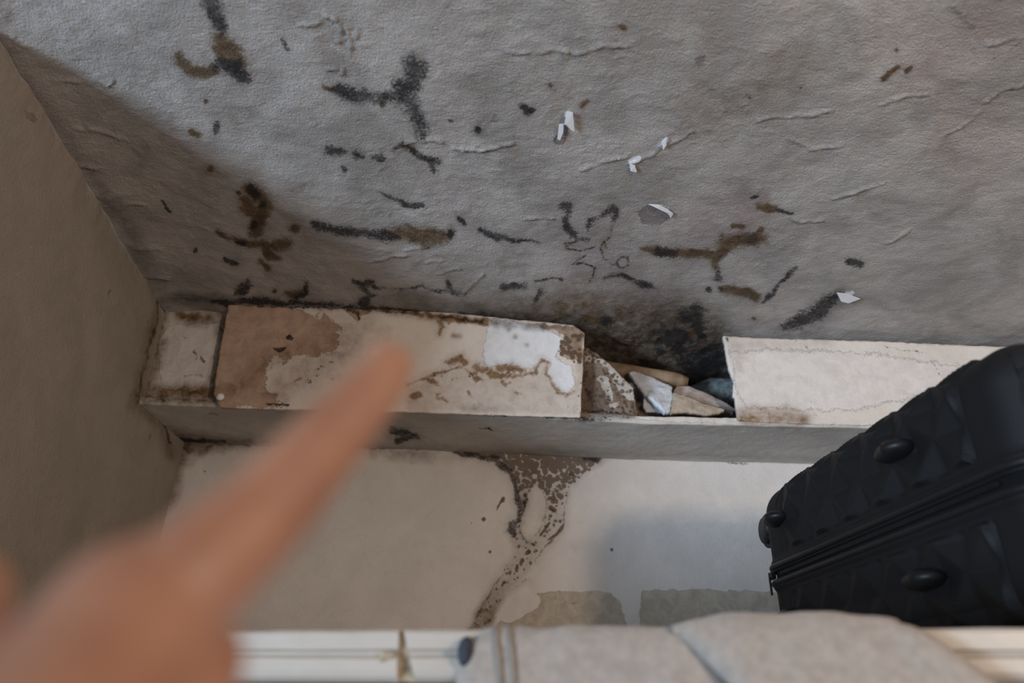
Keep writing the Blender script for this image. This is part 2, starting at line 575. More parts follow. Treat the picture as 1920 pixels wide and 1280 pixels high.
# ------------------------------------------------------------------ ceiling
MOULD_AND_CONTACT = [
    [(392, -12, 9), (400, 12, 10), (410, 40, 9), (418, 58, 5)],
    [(402, 122, 6), (420, 117, 8), (438, 128, 9), (455, 142, 10), (460, 150, 6)],
    [(528, 72, 2.5), (540, 94, 4)], [(405, 232, 5), (402, 248, 4)],
    [(358, 385, 0.5)],
    [(622, 165, 3), (645, 172, 8), (672, 180, 10), (700, 185, 6), (735, 178, 7), (752, 172, 9)],
    [(770, 112, 10), (780, 128, 15), (774, 150, 13), (756, 162, 13), (750, 176, 11), (768, 190, 11), (778, 208, 10), (786, 228, 9), (789, 250, 5)],
    [(618, 280, 7), (636, 283, 6), (648, 284, 3)], [(668, 288, 6)], [(700, 291, 3), (713, 292, 7)], [(643, 316, 4)],
    [(742, 279, 3), (756, 271, 4), (772, 282, 4), (786, 294, 4), (806, 301, 6), (822, 305, 5)], [(806, 301, 5), (815, 325, 4)],
    [(710, 360, 1), (735, 374, 2.5), (760, 386, 3.5), (790, 388, 4.5)],
    [(979, 198, 5), (990, 206, 7)], [(845, 225, 2.5)], [(896, 243, 5)], [(858, 404, 1.5), (864, 414, 3.5), (870, 421, 3)],
    [(590, 417, 5), (602, 423, 6), (626, 430, 5), (655, 433, 6), (690, 438, 6), (722, 441, 7), (745, 447, 3)], [(846, 438, 5)],
    [(900, 432, 3), (915, 436, 5), (936, 444, 6), (955, 450, 3), (985, 452, 2), (1010, 455, 1)],
    [(470, 352, 5), (482, 362, 7)], [(449, 362, 3.5)], [(496, 380, 6)], [(478, 420, 6)],
    [(445, 455, 3), (455, 458, 2)], [(421, 486, 2.5), (441, 496, 4.5)], [(304, 381, 2), (312, 393, 2.5), (320, 400, 1.5)], [(367, 470, 3)],
    [(465, 531, 5), (455, 540, 7), (446, 546, 5)], [(465, 531, 3), (478, 535, 1)],
    [(662, 527, 3), (680, 533, 5), (695, 530, 5), (703, 539, 2), (740, 541, 1.2), (765, 541, 1.5), (792, 534, 1.5), (806, 541, 1.5), (845, 542, 2), (873, 549, 2)],
    [(838, 525, 3), (846, 540, 4), (860, 551, 2)], [(680, 540, 4), (690, 552, 4), (708, 549, 2)], [(694, 552, 4), (682, 565, 7)],
    [(562, 555, 4), (572, 545, 5), (575, 530, 2)],
    [(944, 537, 5), (962, 537, 6), (982, 536, 3)], [(1004, 528, 1.5), (1028, 523, 1.5), (1052, 522, 2)], [(1012, 546, 4), (1008, 556, 3), (1000, 566, 2)],
    [(1053, 388, 5), (1066, 386, 6), (1063, 398, 4), (1059, 415, 3), (1063, 428, 6), (1073, 437, 6), (1082, 447, 1.5), (1104, 450, 1)],
    [(1104, 430, 1.5), (1107, 412, 2.5), (1121, 402, 2), (1136, 398, 3), (1150, 392, 6), (1156, 401, 3), (1148, 411, 2)],
    [(1085, 449, 1.2), (1056, 456, 1.4), (1063, 466, 1.2), (1085, 470, 1), (1113, 464, 1)],
    [(1150, 413, 1), (1141, 442, 1), (1124, 468, 1.2), (1132, 484, 1), (1152, 496, 1)],
    [(1100, 478, 1), (1074, 497, 2), (1096, 495, 1.2), (1115, 502, 1.5), (1112, 517, 1), (1104, 530, 1)],
    [(1179, 489, 1.4), (1176, 480, 1.4), (1167, 477, 1.4), (1158, 482, 1.4), (1155, 491, 1.4), (1160, 500, 1.4), (1169, 502, 1.4), (1177, 497, 1.4), (1179, 489, 1.4)],
    [(1134, 524, 1), (1150, 516, 2), (1175, 519, 3), (1190, 527, 4), (1206, 533, 6), (1228, 539, 2)],
    [(1236, 469, 6), (1262, 472, 7)], [(1348, 519, 6)], [(1347, 508, 2), (1346, 516, 3)], [(1329, 540, 4)], [(1352, 541, 2)],
    [(1432, 567, 2), (1446, 549, 3.5), (1458, 533, 2.5)], [(1462, 529, 1.5), (1480, 511, 4), (1492, 499, 1.5)],
    [(1459, 392, 3), (1484, 398, 2)], [(1410, 371, 2.5), (1422, 369, 2)],
    [(1135, 603, 8)], [(1300, 577, 6), (1310, 575, 4), (1328, 582, 1)],
    [(1282, 598, 10), (1308, 590, 9)], [(1245, 635, 12), (1272, 630, 13), (1290, 640, 10)], [(1310, 612, 9), (1318, 628, 6)],
    [(1238, 658, 8)], [(1290, 672, 14), (1335, 684, 18), (1355, 664, 12)], [(1205, 684, 8), (1240, 690, 6)], [(1275, 655, 9)],
    [(1470, 616, 5), (1500, 604, 9), (1530, 590, 9), (1556, 566, 8), (1572, 552, 5)], [(1592, 488, 5), (1612, 494, 6)],
    [(1400, 178, 1.5), (1412, 188, 1)], [(1500, 165, 1), (1518, 170, 1)],
    [(400, 560, 3), (425, 566, 5), (452, 561, 4), (490, 561, 5), (520, 566, 3), (600, 571, 3), (680, 576, 3), (760, 583, 4), (850, 591, 5), (930, 601, 6), (1000, 608, 5), (1090, 622, 4)],  # dark contact line where the ceiling meets the boxing
]
MOULD_AND_CONTACT = [m for m in MOULD_AND_CONTACT if m[0][2] > 0.9]
FUNGUS = [
    [(412, 70, 10), (425, 85, 13), (438, 98, 14), (448, 115, 10)], [(412, 88, 8), (418, 105, 8)],
    [(334, 98, 4), (338, 116, 7), (360, 130, 8), (385, 136, 9), (402, 130, 6)], [(360, 247, 6), (370, 254, 4)], [(396, 318, 5)], [(388, 190, 4)],
    [(465, 352, 7), (484, 364, 11), (500, 380, 9), (490, 400, 12), (482, 425, 12), (474, 437, 6)], [(458, 376, 9), (470, 392, 11)],
    [(408, 434, 3), (428, 445, 2.5), (450, 455, 3), (475, 458, 6), (505, 461, 6), (530, 460, 8), (540, 457, 7)], [(498, 466, 7), (506, 480, 7), (526, 489, 3)],
    [(488, 492, 3), (504, 504, 5)], [(553, 427, 7)],
    [(535, 548, 3), (556, 552, 6), (572, 545, 5)], [(515, 545, 3)],
    [(720, 440, 5), (742, 438, 8), (772, 440, 11), (800, 443, 13), (822, 446, 10), (842, 440, 6)],
    [(606, 160, 3), (625, 168, 5)], [(718, 197, 4)], [(1032, 160, 4)], [(1092, 201, 5), (1101, 194, 4)], [(1160, 44, 3), (1170, 50, 4)],
    [(757, 272, 2), (776, 286, 2.5)], [(680, 290, 3)],
    [(1203, 465, 3), (1225, 466, 6), (1262, 471, 6), (1300, 473, 5), (1335, 476, 6)],
    [(1352, 470, 8), (1362, 455, 12), (1385, 450, 11), (1410, 448, 7), (1436, 447, 4)], [(1416, 440, 4), (1428, 430, 5)], [(1343, 480, 8), (1341, 496, 6)],
    [(1352, 541, 4), (1374, 542, 6), (1400, 546, 8), (1418, 556, 6)], [(1422, 388, 4), (1440, 389, 6), (1454, 392, 4)], [(1376, 421, 4), (1392, 423, 4)],
    [(1415, 595, 4)], [(1654, 146, 4), (1665, 136, 5), (1682, 124, 4)], [(1698, 131, 4), (1706, 127, 3)], [(1680, 95, 3)],
    [(1060, 462, 2), (1080, 450, 1.5)], [(1165, 515, 3), (1188, 521, 3)], [(1135, 466, 2), (1132, 456, 2)],
    [(1300, 618, 7), (1290, 630, 6)], [(896, 243, 5)], [(1100, 600, 4), (1120, 604, 5)],
]
RIDGES = [
    [(955, 96, 2), (985, 98, 2), (1010, 98, 2), (1035, 92, 2), (1052, 95, 2), (1082, 100, 3), (1100, 92, 2), (1125, 84, 2), (1175, 85, 2)],
    [(590, 22, 2), (612, 30, 2), (628, 36, 2)], [(560, 45, 2), (585, 46, 2), (604, 38, 2)], [(676, 52, 2), (668, 70, 3)],
    [(630, 30, 2), (640, 52, 2), (634, 80, 2)], [(652, 46, 2), (658, 75, 2), (655, 105, 2)], [(615, 128, 2), (640, 138, 3), (645, 125, 2)],
    [(1840, 210, 2), (1800, 243, 2), (1768, 254, 2)], [(1920, 158, 2), (1890, 165, 2), (1848, 190, 2)], [(1560, 205, 2), (1510, 215, 2), (1420, 226, 2)],
    [(1650, 195, 2), (1690, 180, 2), (1735, 178, 2)], [(1480, 260, 2), (1520, 280, 2), (1580, 272, 2)], [(1560, 370, 2), (1620, 352, 2), (1655, 340, 2)],
    [(1480, 405, 2), (1500, 418, 2), (1540, 410, 2)], [(1660, 455, 2), (1690, 440, 2), (1705, 430, 2)], [(1900, 75, 2), (1850, 85, 2), (1790, 10, 2)],
    [(690, 492, 2), (735, 480, 2), (760, 478, 2)], [(760, 470, 2), (800, 462, 2)], [(800, 490, 2), (830, 485, 2)], [(820, 510, 2), (860, 500, 2)], [(870, 545, 2), (905, 512, 2)],
    [(165, 230, 2), (185, 243, 2), (210, 250, 2), (235, 262, 2)], [(140, 235, 1.5), (175, 238, 2)], [(190, 155, 2), (202, 162, 3), (212, 150, 2)],
    [(100, 150, 1.5), (150, 155, 2)], [(150, 300, 2), (190, 310, 2)], [(230, 380, 2), (270, 385, 2)], [(245, 455, 2), (300, 465, 2)], [(262, 505, 2), (320, 520, 2)],
    [(1180, 305, 2), (1220, 290, 2), (1250, 270, 2), (1300, 245, 2)], [(850, 280, 2), (900, 285, 2), (960, 270, 2)],
    [(1090, 315, 2), (1140, 300, 2), (1180, 292, 2)], [(985, 410, 2), (1010, 405, 2), (1035, 408, 2)], [(760, 270, 2), (800, 262, 2), (830, 268, 2)],
]
N0_ = len(RIDGES)
rr = random.Random(5)
for k in range(240):
    x, y = rr.uniform(20, 1900), rr.uniform(0, 600)
    a = rr.uniform(-0.5, 0.25) + (0.5 if x < 350 else 0)
    L = rr.uniform(8, 30)
    pts = [(x + math.cos(a) * L * (s - 0.5) + rr.uniform(-4, 4), y + math.sin(a) * L * (s - 0.5) + rr.uniform(-5, 5), 1.2) for s in (0, .33, .66, 1)]
    if y > 330 and x > 1550:
        continue
    RIDGES.append(pts)


N_RANDOM = len(RIDGES) - N0_


def ceil_marks(A, B, px, py):
    wx = px + fbm(px / 22, py / 22, 3) * 9
    wy = py + fbm(px / 22 + 40, py / 22, 3) * 9
    stroke(B[:, 0], wx, wy, [(8, 62, 9), (80, 185, 12), (160, 300, 14), (245, 430, 14), (306, 556, 12)], 12, 0.42)  # shade of the rounded edge painted in along the left wall
    for s in MOULD_AND_CONTACT:
        s = [(x, y, q_ * 1.25 if q_ > 2.2 else q_) for x, y, q_ in s]
        stroke(A[:, 0], wx, wy, s, soft=max(3.8, 1.15 * max(p[2] for p in s)))
        stroke(B[:, 0], wx, wy, [(x, y, r * 1.5) for x, y, r in s], soft=8, amp=0.28)
    for s in FUNGUS:
        s = [(x, y, q_ * 1.2 if q_ > 2.2 else q_) for x, y, q_ in s]
        stroke(A[:, 1], wx, wy, s, soft=max(4, 1.1 * max(p[2] for p in s)))
        stroke(B[:, 1], wx, wy, [(x, y, r * 1.5) for x, y, r in s], soft=10, amp=0.4)
    # peeled spots showing the older grey coat
    for s in ([(1060, 240, 7), (1050, 262, 9)], [(930, 214, 3), (929, 224, 5)], [(1313, 115, 9), (1320, 105, 4)]):
        stroke(A[:, 2], wx, wy, s, 4)
    area(A[:, 2], wx, wy, [(1212, 385), (1232, 380), (1258, 392), (1262, 405), (1240, 425), (1205, 418), (1196, 398)], 4)
    for s in ([(1182, 300, 5), (1200, 296, 4)], [(1236, 272, 4), (1250, 262, 5)], [(1065, 215, 6), (1070, 236, 6)], [(1186, 310, 6)],
              [(199, 160, 3), (208, 155, 2)], [(1160, 296, 3)], [(1585, 555, 6), (1600, 550, 4)], [(1240, 382, 2), (1258, 392, 2)]):
        stroke(A[:, 3], wx, wy, s, 4)
    # damp round the broken boxing
    area(B[:, 1], wx, wy, [(880, 590), (1000, 545), (1080, 530), (1150, 545), (1230, 560), (1310, 560), (1350, 600), (1370, 640), (1385, 760), (1080, 760), (1000, 640)], 34, 0.95)
    area(B[:, 0], wx, wy, [(1060, 600), (1180, 590), (1290, 575), (1340, 600), (1370, 640), (1385, 760), (1080, 760)], 30, 0.62)
    area(B[:, 0], wx, wy, [(1230, 620), (1300, 580), (1340, 610), (1370, 650), (1385, 740), (1270, 740)], 20, 0.85)
    area(B[:, 0], wx, wy, [(690, 545), (800, 542), (870, 553), (930, 590), (930, 610), (680, 585)], 10, 0.42)
    stroke(B[:, 0], wx, wy, [(330, 556, 3), (430, 562, 5), (700, 578, 6), (900, 596, 9), (1090, 618, 12)], 13, 1.0)  # soft dark halo along the boxing top
    stroke(A[:, 0], wx, wy, [(420, 563, 4), (560, 569, 4), (700, 578, 3), (900, 597, 4), (1000, 609, 5), (1090, 621, 5)], 5, 0.85)  # dark contact line along the boxing top
    stroke(B[:, 0], wx, wy, [(1460, 622, 5), (1520, 596, 8), (1560, 562, 6)], 22, 0.4)
    stroke(B[:, 1], wx, wy, [(310, 556, 4), (420, 560, 6)], 12, 0.7)
    for s in ([(850, 480, 14), (940, 490, 20)], [(740, 495, 12)], [(380, 195, 24), (430, 215, 20)], [(220, 80, 28), (270, 40, 20)],
              [(620, 80, 40)], [(650, 265, 20)], [(860, 175, 30), (900, 160, 20)], [(1290, 220, 30), (1500, 130, 50)], [(1340, 70, 24)], [(540, 20, 40)],
              [(580, 210, 20)]):
        stroke(B[:, 1], wx, wy, s, 26, 0.30)
    for s in ([(1300, 420, 40), (1400, 400, 40)], [(1820, 280, 70)], [(850, 380, 20), (860, 430, 20)], [(1140, 430, 30)], [(1740, 130, 40), (1850, 60, 40)], [(1090, 500, 40), (1240, 540, 30)]):
        stroke(B[:, 2], wx, wy, s, 40, 0.45)
    stroke(A[:, 0], px, py, [(1856, 118, 0.8), (1872, 105, 1), (1900, 92, 1), (1916, 80, 1)], 1.8, 0.8)


us = np.concatenate([np.arange(XL, 1.25, 0.003), np.arange(1.25, 2.4, 0.03)])
vs = np.concatenate([np.arange(-1.4, 0.3, 0.03), np.arange(0.3, YW + 0.002, 0.0029)])
U, V = np.meshgrid(us, vs, indexing='ij')
U, V = U.ravel(), V.ravel()
P = np.stack([U, V, ceil_z(U, V)], 1)
px, py = image_px(P)
vis = (V > 0.28) & (U < 1.3)
px = np.where(vis, px, -9000.0)
rel = fbm(U * 9, V * 9, 4) * 0.010 + fbm(U * 45, V * 70, 4) * 0.0022
hr = np.zeros(len(U))
wx = px + fbm(px / 18, py / 18, 3) * 10
wy = py + fbm(px / 18 + 9, py / 18, 3) * 10
NR = len(RIDGES) - N_RANDOM
for i_, s in enumerate(RIDGES):
    stroke(hr, wx, wy, [(x, y, r_ * 0.7) for x, y, r_ in s], 2.8, 1.6 if i_ < NR else 0.25 + 0.4 * ((i_ * 37) % 10) / 10)
hr *= np.clip(0.75 + fbm(px / 9, py / 9, 3) * 1.4, 0, 1.2)
rel = rel - hr * 0.0030
# trowel ripples: shallow broken creases over the whole ceiling
rip = 1 - np.abs(fbm(U * 16 + fbm(U * 30, V * 30, 3) * 1.2, V * 34 + fbm(U * 30 + 9, V * 30, 3) * 1.4, 4)) / 0.035
rel = rel - np.clip(rip, 0, 1) * 0.0011 * np.clip(0.5 + fbm(U * 5, V * 5, 2) * 4, 0, 1) * np.clip((1750 - px) / 300, 0.15, 1)
rel = rel - 0.010 * np.clip(1 - (U - XL) / 0.07, 0, 1) ** 1.5 + 0.004 * np.exp(-(U - XL) / 0.03) * fbm(V * 25, U * 10, 3) * 2         # rounded into the left wall
A = np.zeros((len(U), 4))
B = np.zeros((len(U), 4))
ceil_marks(A, B, px, py)
# rotten sag behind the boxing
sag = np.exp(-(((px - 1200) / 150) ** 2 + ((py - 640) / 60) ** 2))
rel = rel + sag * (fbm(U * 60, V * 30, 3) * 0.010)
sw = np.exp(-(((px - 780) / 110) ** 2 + ((py - 565) / 16) ** 2))
rel = rel - sw * 0.003
P[:, 2] += rel
q = grid_faces(len(us), len(vs))
ceiling = make_mesh('ceiling', P, q[:, ::-1], M['ceiling'], None, A, B)
tag(ceiling, 'grey-white plaster ceiling with black and brown mould patches', kind='structure')


def curl_flake(pts, lift, parent):
    """a paint chip hanging off the ceiling; pts in image pixels"""
    P3 = [on_ceil(*p) for p in pts]
    c = sum(P3) / len(P3)
    bm = bmesh.new()
    top, bot = [], []
    for i, p in enumerate(P3):
        dn = 0.003 + lift * 0.3 * (0.2 + 0.8 * (i / max(1, len(P3) - 1)))
        top.append(bm.verts.new((p[0], p[1], p[2] - dn)))
        bot.append(bm.verts.new((p[0], p[1], p[2] - dn - 0.0008)))
    bm.faces.new(top)
    bm.faces.new(bot[::-1])
    n = len(top)
    for i in range(n):
        bm.faces.new((top[i], bot[i], bot[(i + 1) % n], top[(i + 1) % n]))
    o = from_bm('paint_flake', bm, M['flake'], parent, smooth=False)
    return o


curl_flake([(1062, 206), (1074, 207), (1076, 228), (1077, 242), (1070, 238), (1062, 228), (1058, 228)], 0.008, ceiling)
curl_flake([(1048, 230), (1057, 228), (1056, 244), (1050, 258), (1045, 256)], 0.004, ceiling)
curl_flake([(1240, 262), (1250, 252), (1249, 268), (1243, 276)], 0.006, ceiling)
curl_flake([(1181, 304), (1190, 306), (1194, 318), (1182, 316)], 0.005, ceiling)
curl_flake([(1216, 379), (1236, 380), (1252, 388), (1262, 396), (1257, 404), (1252, 395), (1234, 386)], 0.007, ceiling)
curl_flake([(1568, 545), (1590, 548), (1612, 556), (1590, 564), (1576, 560)], 0.006, ceiling)

# ------------------------------------------------------------------ back wall
STAIN = [(848, 838), (1148, 846), (1122, 868), (1096, 893), (1068, 915), (1060, 950), (1058, 985), (1042, 1010), (1012, 1032),
         (990, 1078), (955, 1108), (935, 1140), (915, 1182), (876, 1182), (900, 1130), (925, 1090), (948, 1062), (962, 1035),
         (960, 1005), (974, 985), (972, 945), (963, 900), (940, 868), (910, 862), (880, 854)]
ISLE = [(985, 925), (1005, 912), (1018, 930), (1022, 960), (1012, 985), (1000, 1008), (985, 1010), (978, 995), (983, 968), (990, 945)]


def wall_marks(A, B, px, py):
    wx = px + fbm(px / 14, py / 14, 3) * 9
    wy = py + fbm(px / 14 + 40, py / 14, 3) * 9
    # dotted fungus fading downwards
    f = np.zeros(len(px))
    area(f, wx, wy, STAIN, 7)
    isl = np.zeros(len(px))
    area(isl, wx, wy, ISLE, 4)
    f = f * (1 - isl)
    dens = np.clip(0.80 - (py - 850) / 420, 0.45, 0.80)
    B[:, 3] = f * dens
    B[:, 1] = np.maximum(B[:, 1], f * np.clip(0.36 + (py - 1080) / 110, 0.36, 0.98))
    for s in ([(850, 846, 4), (890, 853, 6), (930, 862, 7), (955, 885, 6), (968, 915, 5), (975, 950, 5), (975, 975, 5)],
              [(965, 980, 7), (960, 990, 8), (966, 1002, 5)], [(985, 925, 4), (983, 945, 3), (980, 965, 3)],
              [(1100, 858, 5), (1118, 862, 5), (1142, 850, 2)], [(975, 985, 2), (980, 1008, 2), (988, 1014, 2)]):
        stroke(A[:, 0], wx, wy, s, 5, 0.85)
        stroke(B[:, 0], wx, wy, s, 14, 0.5)
    for s in ([(991, 1034, 4), (988, 1037, 4)], [(980, 1048, 3), (977, 1055, 3)], [(970, 1060, 3), (968, 1070, 3)], [(1030, 980, 2.5), (1014, 1002, 2)],
              [(1037, 933, 5)], [(1033, 952, 5), (1040, 956, 4)], [(1032, 967, 4)], [(1072, 888, 5)], [(1044, 920, 4)], [(950, 1075, 2)], [(945, 1090, 2), (941, 1098, 2)],
              [(998, 1020, 2), (1001, 1019, 2)], [(944, 934, 3), (936, 945, 1.5), (932, 955, 1.5)], [(943, 938, 3)], [(919, 1034, 2.5)], [(1147, 1030, 3)], [(884, 980, 1.5)],
              [(1055, 985, 2), (1045, 1000, 3), (1030, 1010, 2)], [(907, 973, 4)]):
        stroke(A[:, 1], px, py, s, 2.6)
    for s in ([(1066, 915, 1), (1060, 950, 1.2), (1056, 990, 2), (1035, 1013, 2), (1012, 1034, 1), (1003, 1055, 1)],
              [(988, 1085, 1), (960, 1105, 1)], [(948, 1065, 1), (927, 1095, 1.2), (905, 1135, 1.2), (880, 1180, 1)],
              [(1022, 930, 1), (1024, 960, 1), (1012, 990, 1), (996, 1014, 1)]):
        stroke(A[:, 1], wx, wy, s, 3, 0.8)
        stroke(B[:, 1], wx, wy, s, 14, 0.5)
    # bare band low on the wall
    area(A[:, 2], wx, wy, [(1005, 1110), (1060, 1108), (1140, 1107), (1160, 1125), (1172, 1160), (1180, 1200), (930, 1200), (935, 1165), (965, 1168), (985, 1150), (1012, 1140), (1012, 1125)], 3)
    area(A[:, 2], wx, wy, [(1203, 1106), (1300, 1105), (1400, 1108), (1500, 1112), (1900, 1120), (1900, 1220), (1196, 1220)], 3)
    stroke(A[:, 0], px, py, [(1036, 1119, 0.6), (1060, 1128, 0.6), (1082, 1133, 0.6)], 1.6, 0.7)
    # line under the ledge
    stroke(A[:, 0], wx, wy, [(320, 822, 3), (420, 828, 3), (560, 834, 2), (760, 838, 3), (1000, 846, 2), (1300, 856, 1.5), (1700, 872, 1.5)], 4, 0.8)
    stroke(B[:, 0], wx, wy, [(320, 840, 14), (355, 832, 8), (440, 832, 3), (800, 842, 6)], 16, 0.65)
    area(B[:, 1], wx, wy, [(314, 816), (480, 828), (420, 842), (365, 856), (342, 885), (330, 940), (308, 965), (312, 880)], 10, 1.0)
    stroke(B[:, 0], wx, wy, [(325, 828, 6), (400, 830, 4), (470, 834, 1)], 8, 0.9)
    stroke(B[:, 1], wx, wy, [(322, 850, 8), (316, 900, 3), (300, 950, 3)], 12, 0.55)
    area(B[:, 0], wx, wy, [(718, 838), (830, 840), (800, 862), (735, 860)], 10, 0.5)
    stroke(B[:, 1], wx, wy, [(700, 850, 4), (860, 860, 6)], 14, 0.4)
    for s in ([(299, 930, 3), (292, 948, 3)], [(386, 885, 3)], [(1360, 865, 3), (1400, 868, 2)], [(640, 1110, 1.3)]):
        stroke(A[:, 0], wx, wy, s, 3, 0.7)
    # inside of the boxing, darkened as a whole
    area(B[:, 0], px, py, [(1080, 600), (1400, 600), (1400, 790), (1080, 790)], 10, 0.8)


us = np.concatenate([np.arange(XL, 1.15, 0.003), np.arange(1.15, 2.4, 0.03)])
vs = np.concatenate([np.arange(0.0, 1.70, 0.05), np.arange(1.70, float(ceil_z(XL, YW)) + 0.03, 0.003)])
U, V = np.meshgrid(us, vs, indexing='ij')
U, V = U.ravel(), V.ravel()
P = np.stack([U, np.full(len(U), YW), V], 1)
px, py = image_px(P)
rel = fbm(U * 7, V * 7, 4) * 0.006 + fbm(U * 40, V * 40, 3) * 0.0008
A = np.zeros((len(U), 4))
B = np.zeros((len(U), 4))
wall_marks(A, B, px, py)
P[:, 1] -= rel
wall_back = make_mesh('wall_back', P, grid_faces(len(us), len(vs)), M['wall'], None, A, B)
tag(wall_back, 'cream back wall with a forked brown damp stain', kind='structure')


# ------------------------------------------------------------------ left wall
def left_marks(A, B, px, py):
    wx = px + fbm(px / 14, py / 14, 3) * 9
    wy = py + fbm(px / 14 + 40, py / 14, 3) * 9
    stroke(B[:, 1], wx, wy, [(4, 60, 6), (40, 130, 4)], 12, 0.6)
    stroke(B[:, 1], wx, wy, [(285, 530, 6), (298, 570, 8), (285, 620, 7), (262, 700, 6), (252, 760, 8)], 10, 0.85)
    stroke(A[:, 1], wx, wy, [(300, 545, 2), (296, 600, 4), (280, 650, 4), (264, 700, 3), (258, 755, 4)], 5, 0.7)
    stroke(B[:, 1], wx, wy, [(262, 765, 6), (300, 800, 5), (316, 850, 8)], 10, 0.8)
    stroke(A[:, 0], wx, wy, [(268, 755, 1.5), (290, 778, 1.5), (305, 795, 2), (318, 830, 3)], 3, 0.8)
    for s in ([(205, 545, 2), (200, 560, 1)], [(248, 470, 3)], [(105, 800, 1), (103, 815, 1)], [(283, 810, 2), (278, 825, 1)], [(244, 738, 2), (248, 745, 2)], [(245, 790, 1)]):
        stroke(A[:, 0], wx, wy, s, 2.5, 0.6)
    area(A[:, 2], wx, wy, [(48, 205), (60, 212), (74, 222), (66, 228), (52, 218)], 2.5)


YL0 = float(PA[1]) - 0.012      # where the wall ends at the opening
us = np.arange(YL0, YW + 0.003, 0.003)
vs = np.concatenate([np.arange(0.0, 1.55, 0.05), np.arange(1.55, float(ceil_z(XL, YL0)) + 0.03, 0.0035)])
U, V = np.meshgrid(us, vs, indexing='ij')
U, V = U.ravel(), V.ravel()
P = np.stack([np.full(len(U), XL), U, V], 1)
px, py = image_px(P)
rel = fbm(U * 6, V * 6, 4) * 0.010 + fbm(U * 40, V * 40, 3) * 0.0012
rel += fbm(U * 28, V * 6, 3) * 0.010 * np.clip((V - (ceil_z(XL, U) - 0.07)) / 0.06, 0, 1)
A = np.zeros((len(U), 4))
B = np.zeros((len(U), 4))
left_marks(A, B, px, py)
P[:, 0] += rel
V_, Q_, A_, B_ = thicken(P, grid_faces(len(us), len(vs)), np.tile([-0.12, 0, 0], (len(P), 1)), A, B)
wall_left = make_mesh('wall_left', V_, Q_[:, ::-1], M['left'], None, A_, B_)
tag(wall_left, 'plain beige-grey left wall with damp in the corner', kind='structure')

# ------------------------------------------------------------------ boxed ledge under the ceiling
boxing = empty('pipe_boxing', (0.3, YF, float(on_y(960, 786, YF)[2])))
tag(boxing, 'boxed-in ledge along the top of the back wall, broken open in the middle', 'pipe boxing')


def line_pts(pts, y):
    return [on_y(px, py, y) for px, py in pts]


# bottom board: grid running along X, its top, front and underside
low = line_pts([(258, 757), (412, 763), (760, 772), (1090, 787), (1200, 793), (1400, 798), (1620, 802), (1925, 812)], YF)
lx = [p[0] for p in low] + [2.3]
lz = [p[2] for p in low] + [low[-1][2]]
zb = lambda x: np.interp(x, lx, lz)


def under_marks(A, B, px, py):
    wx = px + fbm(px / 12, py / 12, 3) * 8
    wy = py + fbm(px / 12 + 40, py / 12, 3) * 8
    for s in ([(735, 805, 6), (760, 812, 7), (785, 822, 3)], [(745, 825, 6), (770, 818, 5)]):
        stroke(A[:, 0], wx, wy, s, 6)
        stroke(B[:, 0], wx, wy, s, 20, 0.6)
    stroke(A[:, 0], wx, wy, [(320, 822, 4), (360, 826, 5), (420, 829, 2)], 5, 0.9)
    stroke(B[:, 1], wx, wy, [(318, 812, 9), (360, 822, 8), (470, 830, 3)], 12, 0.9)
    stroke(B[:, 0], wx, wy, [(320, 820, 5), (400, 826, 4), (1000, 846, 2), (1600, 862, 1)], 10, 0.5)
    for s in ([(900, 804, 1.5), (918, 805, 2.5), (925, 808, 1)], [(390, 775, 1), (410, 778, 1)]):
        stroke(A[:, 0], wx, wy, s, 3, 0.7)
    stroke(A[:, 0], wx, wy, [(420, 763, 1.2), (700, 768, 1.2), (860, 774, 1.8), (1090, 784, 2.5), (1150, 790, 1)], 3, 0.8)
    stroke(A[:, 0], wx, wy, [(1060, 786, 2), (1110, 788, 4), (1160, 780, 3), (1190, 782, 1)], 4, 0.6)
    # ragged light paint along the lower rim at the right, rusty on the left
    area(A[:, 3], wx, wy, [(1195, 768), (1400, 775), (1640, 790), (1640, 797), (1480, 796), (1390, 797), (1280, 790), (1195, 786)], 3)
    area(B[:, 1], wx, wy, [(1380, 770), (1480, 775), (1530, 785), (1500, 798), (1395, 796)], 8, 0.8)
    area(B[:, 1], wx, wy, [(255, 735), (420, 742), (420, 760), (330, 757), (262, 756)], 5, 0.95)
    stroke(A[:, 1], wx, wy, [(262, 752, 2), (330, 748, 1.5), (400, 752, 2.5)], 4, 0.75)
    area(A[:, 2], wx, wy, [(1087, 770), (1195, 770), (1195, 784), (1087, 786)], 3, 0.6)
    area(B[:, 0], wx, wy, [(1087, 768), (1195, 768), (1190, 784), (1087, 790)], 5, 0.7)


prof = [(YW - 0.002, 0.014)] + [(YF + 0.212 * t, 0.014) for t in np.linspace(1, 0.0, 12)[1:-1]] + \
       [(YF + 0.003, 0.0155), (YF, 0.0145)] + [(YF, z) for z in (0.011, 0.007, 0.003)] + [(YF + 0.001, 0.0005), (YF + 0.003, 0.0)] + \
       [(YF + 0.003 + t, 0.0) for t in np.arange(0.003, 0.208, 0.003)] + [(YW - 0.002, 0.0)]
prof = np.array(prof)
us = np.concatenate([np.arange(XL + 0.001, 1.15, 0.003), np.arange(1.15, 2.3, 0.03)])
U = np.repeat(us, len(prof))
PY = np.tile(prof[:, 0], len(us))
PZ = np.tile(prof[:, 1], len(us)) + zb(U)
P = np.stack([U, PY, PZ], 1)
rel = fbm(U * 12, PY * 12 + PZ * 12, 4)
P[:, 2] += rel * 0.004 + fbm(U * 70, PY * 70, 3) * 0.0012
P[:, 1] += np.where(PY < YF + 0.004, fbm(U * 60, PZ * 60, 3) * 0.004, 0)
px, py = image_px(P)
A = np.zeros((len(U), 4))
B = np.zeros((len(U), 4))
under_marks(A, B, px, py)
q = grid_faces(len(us), len(prof))
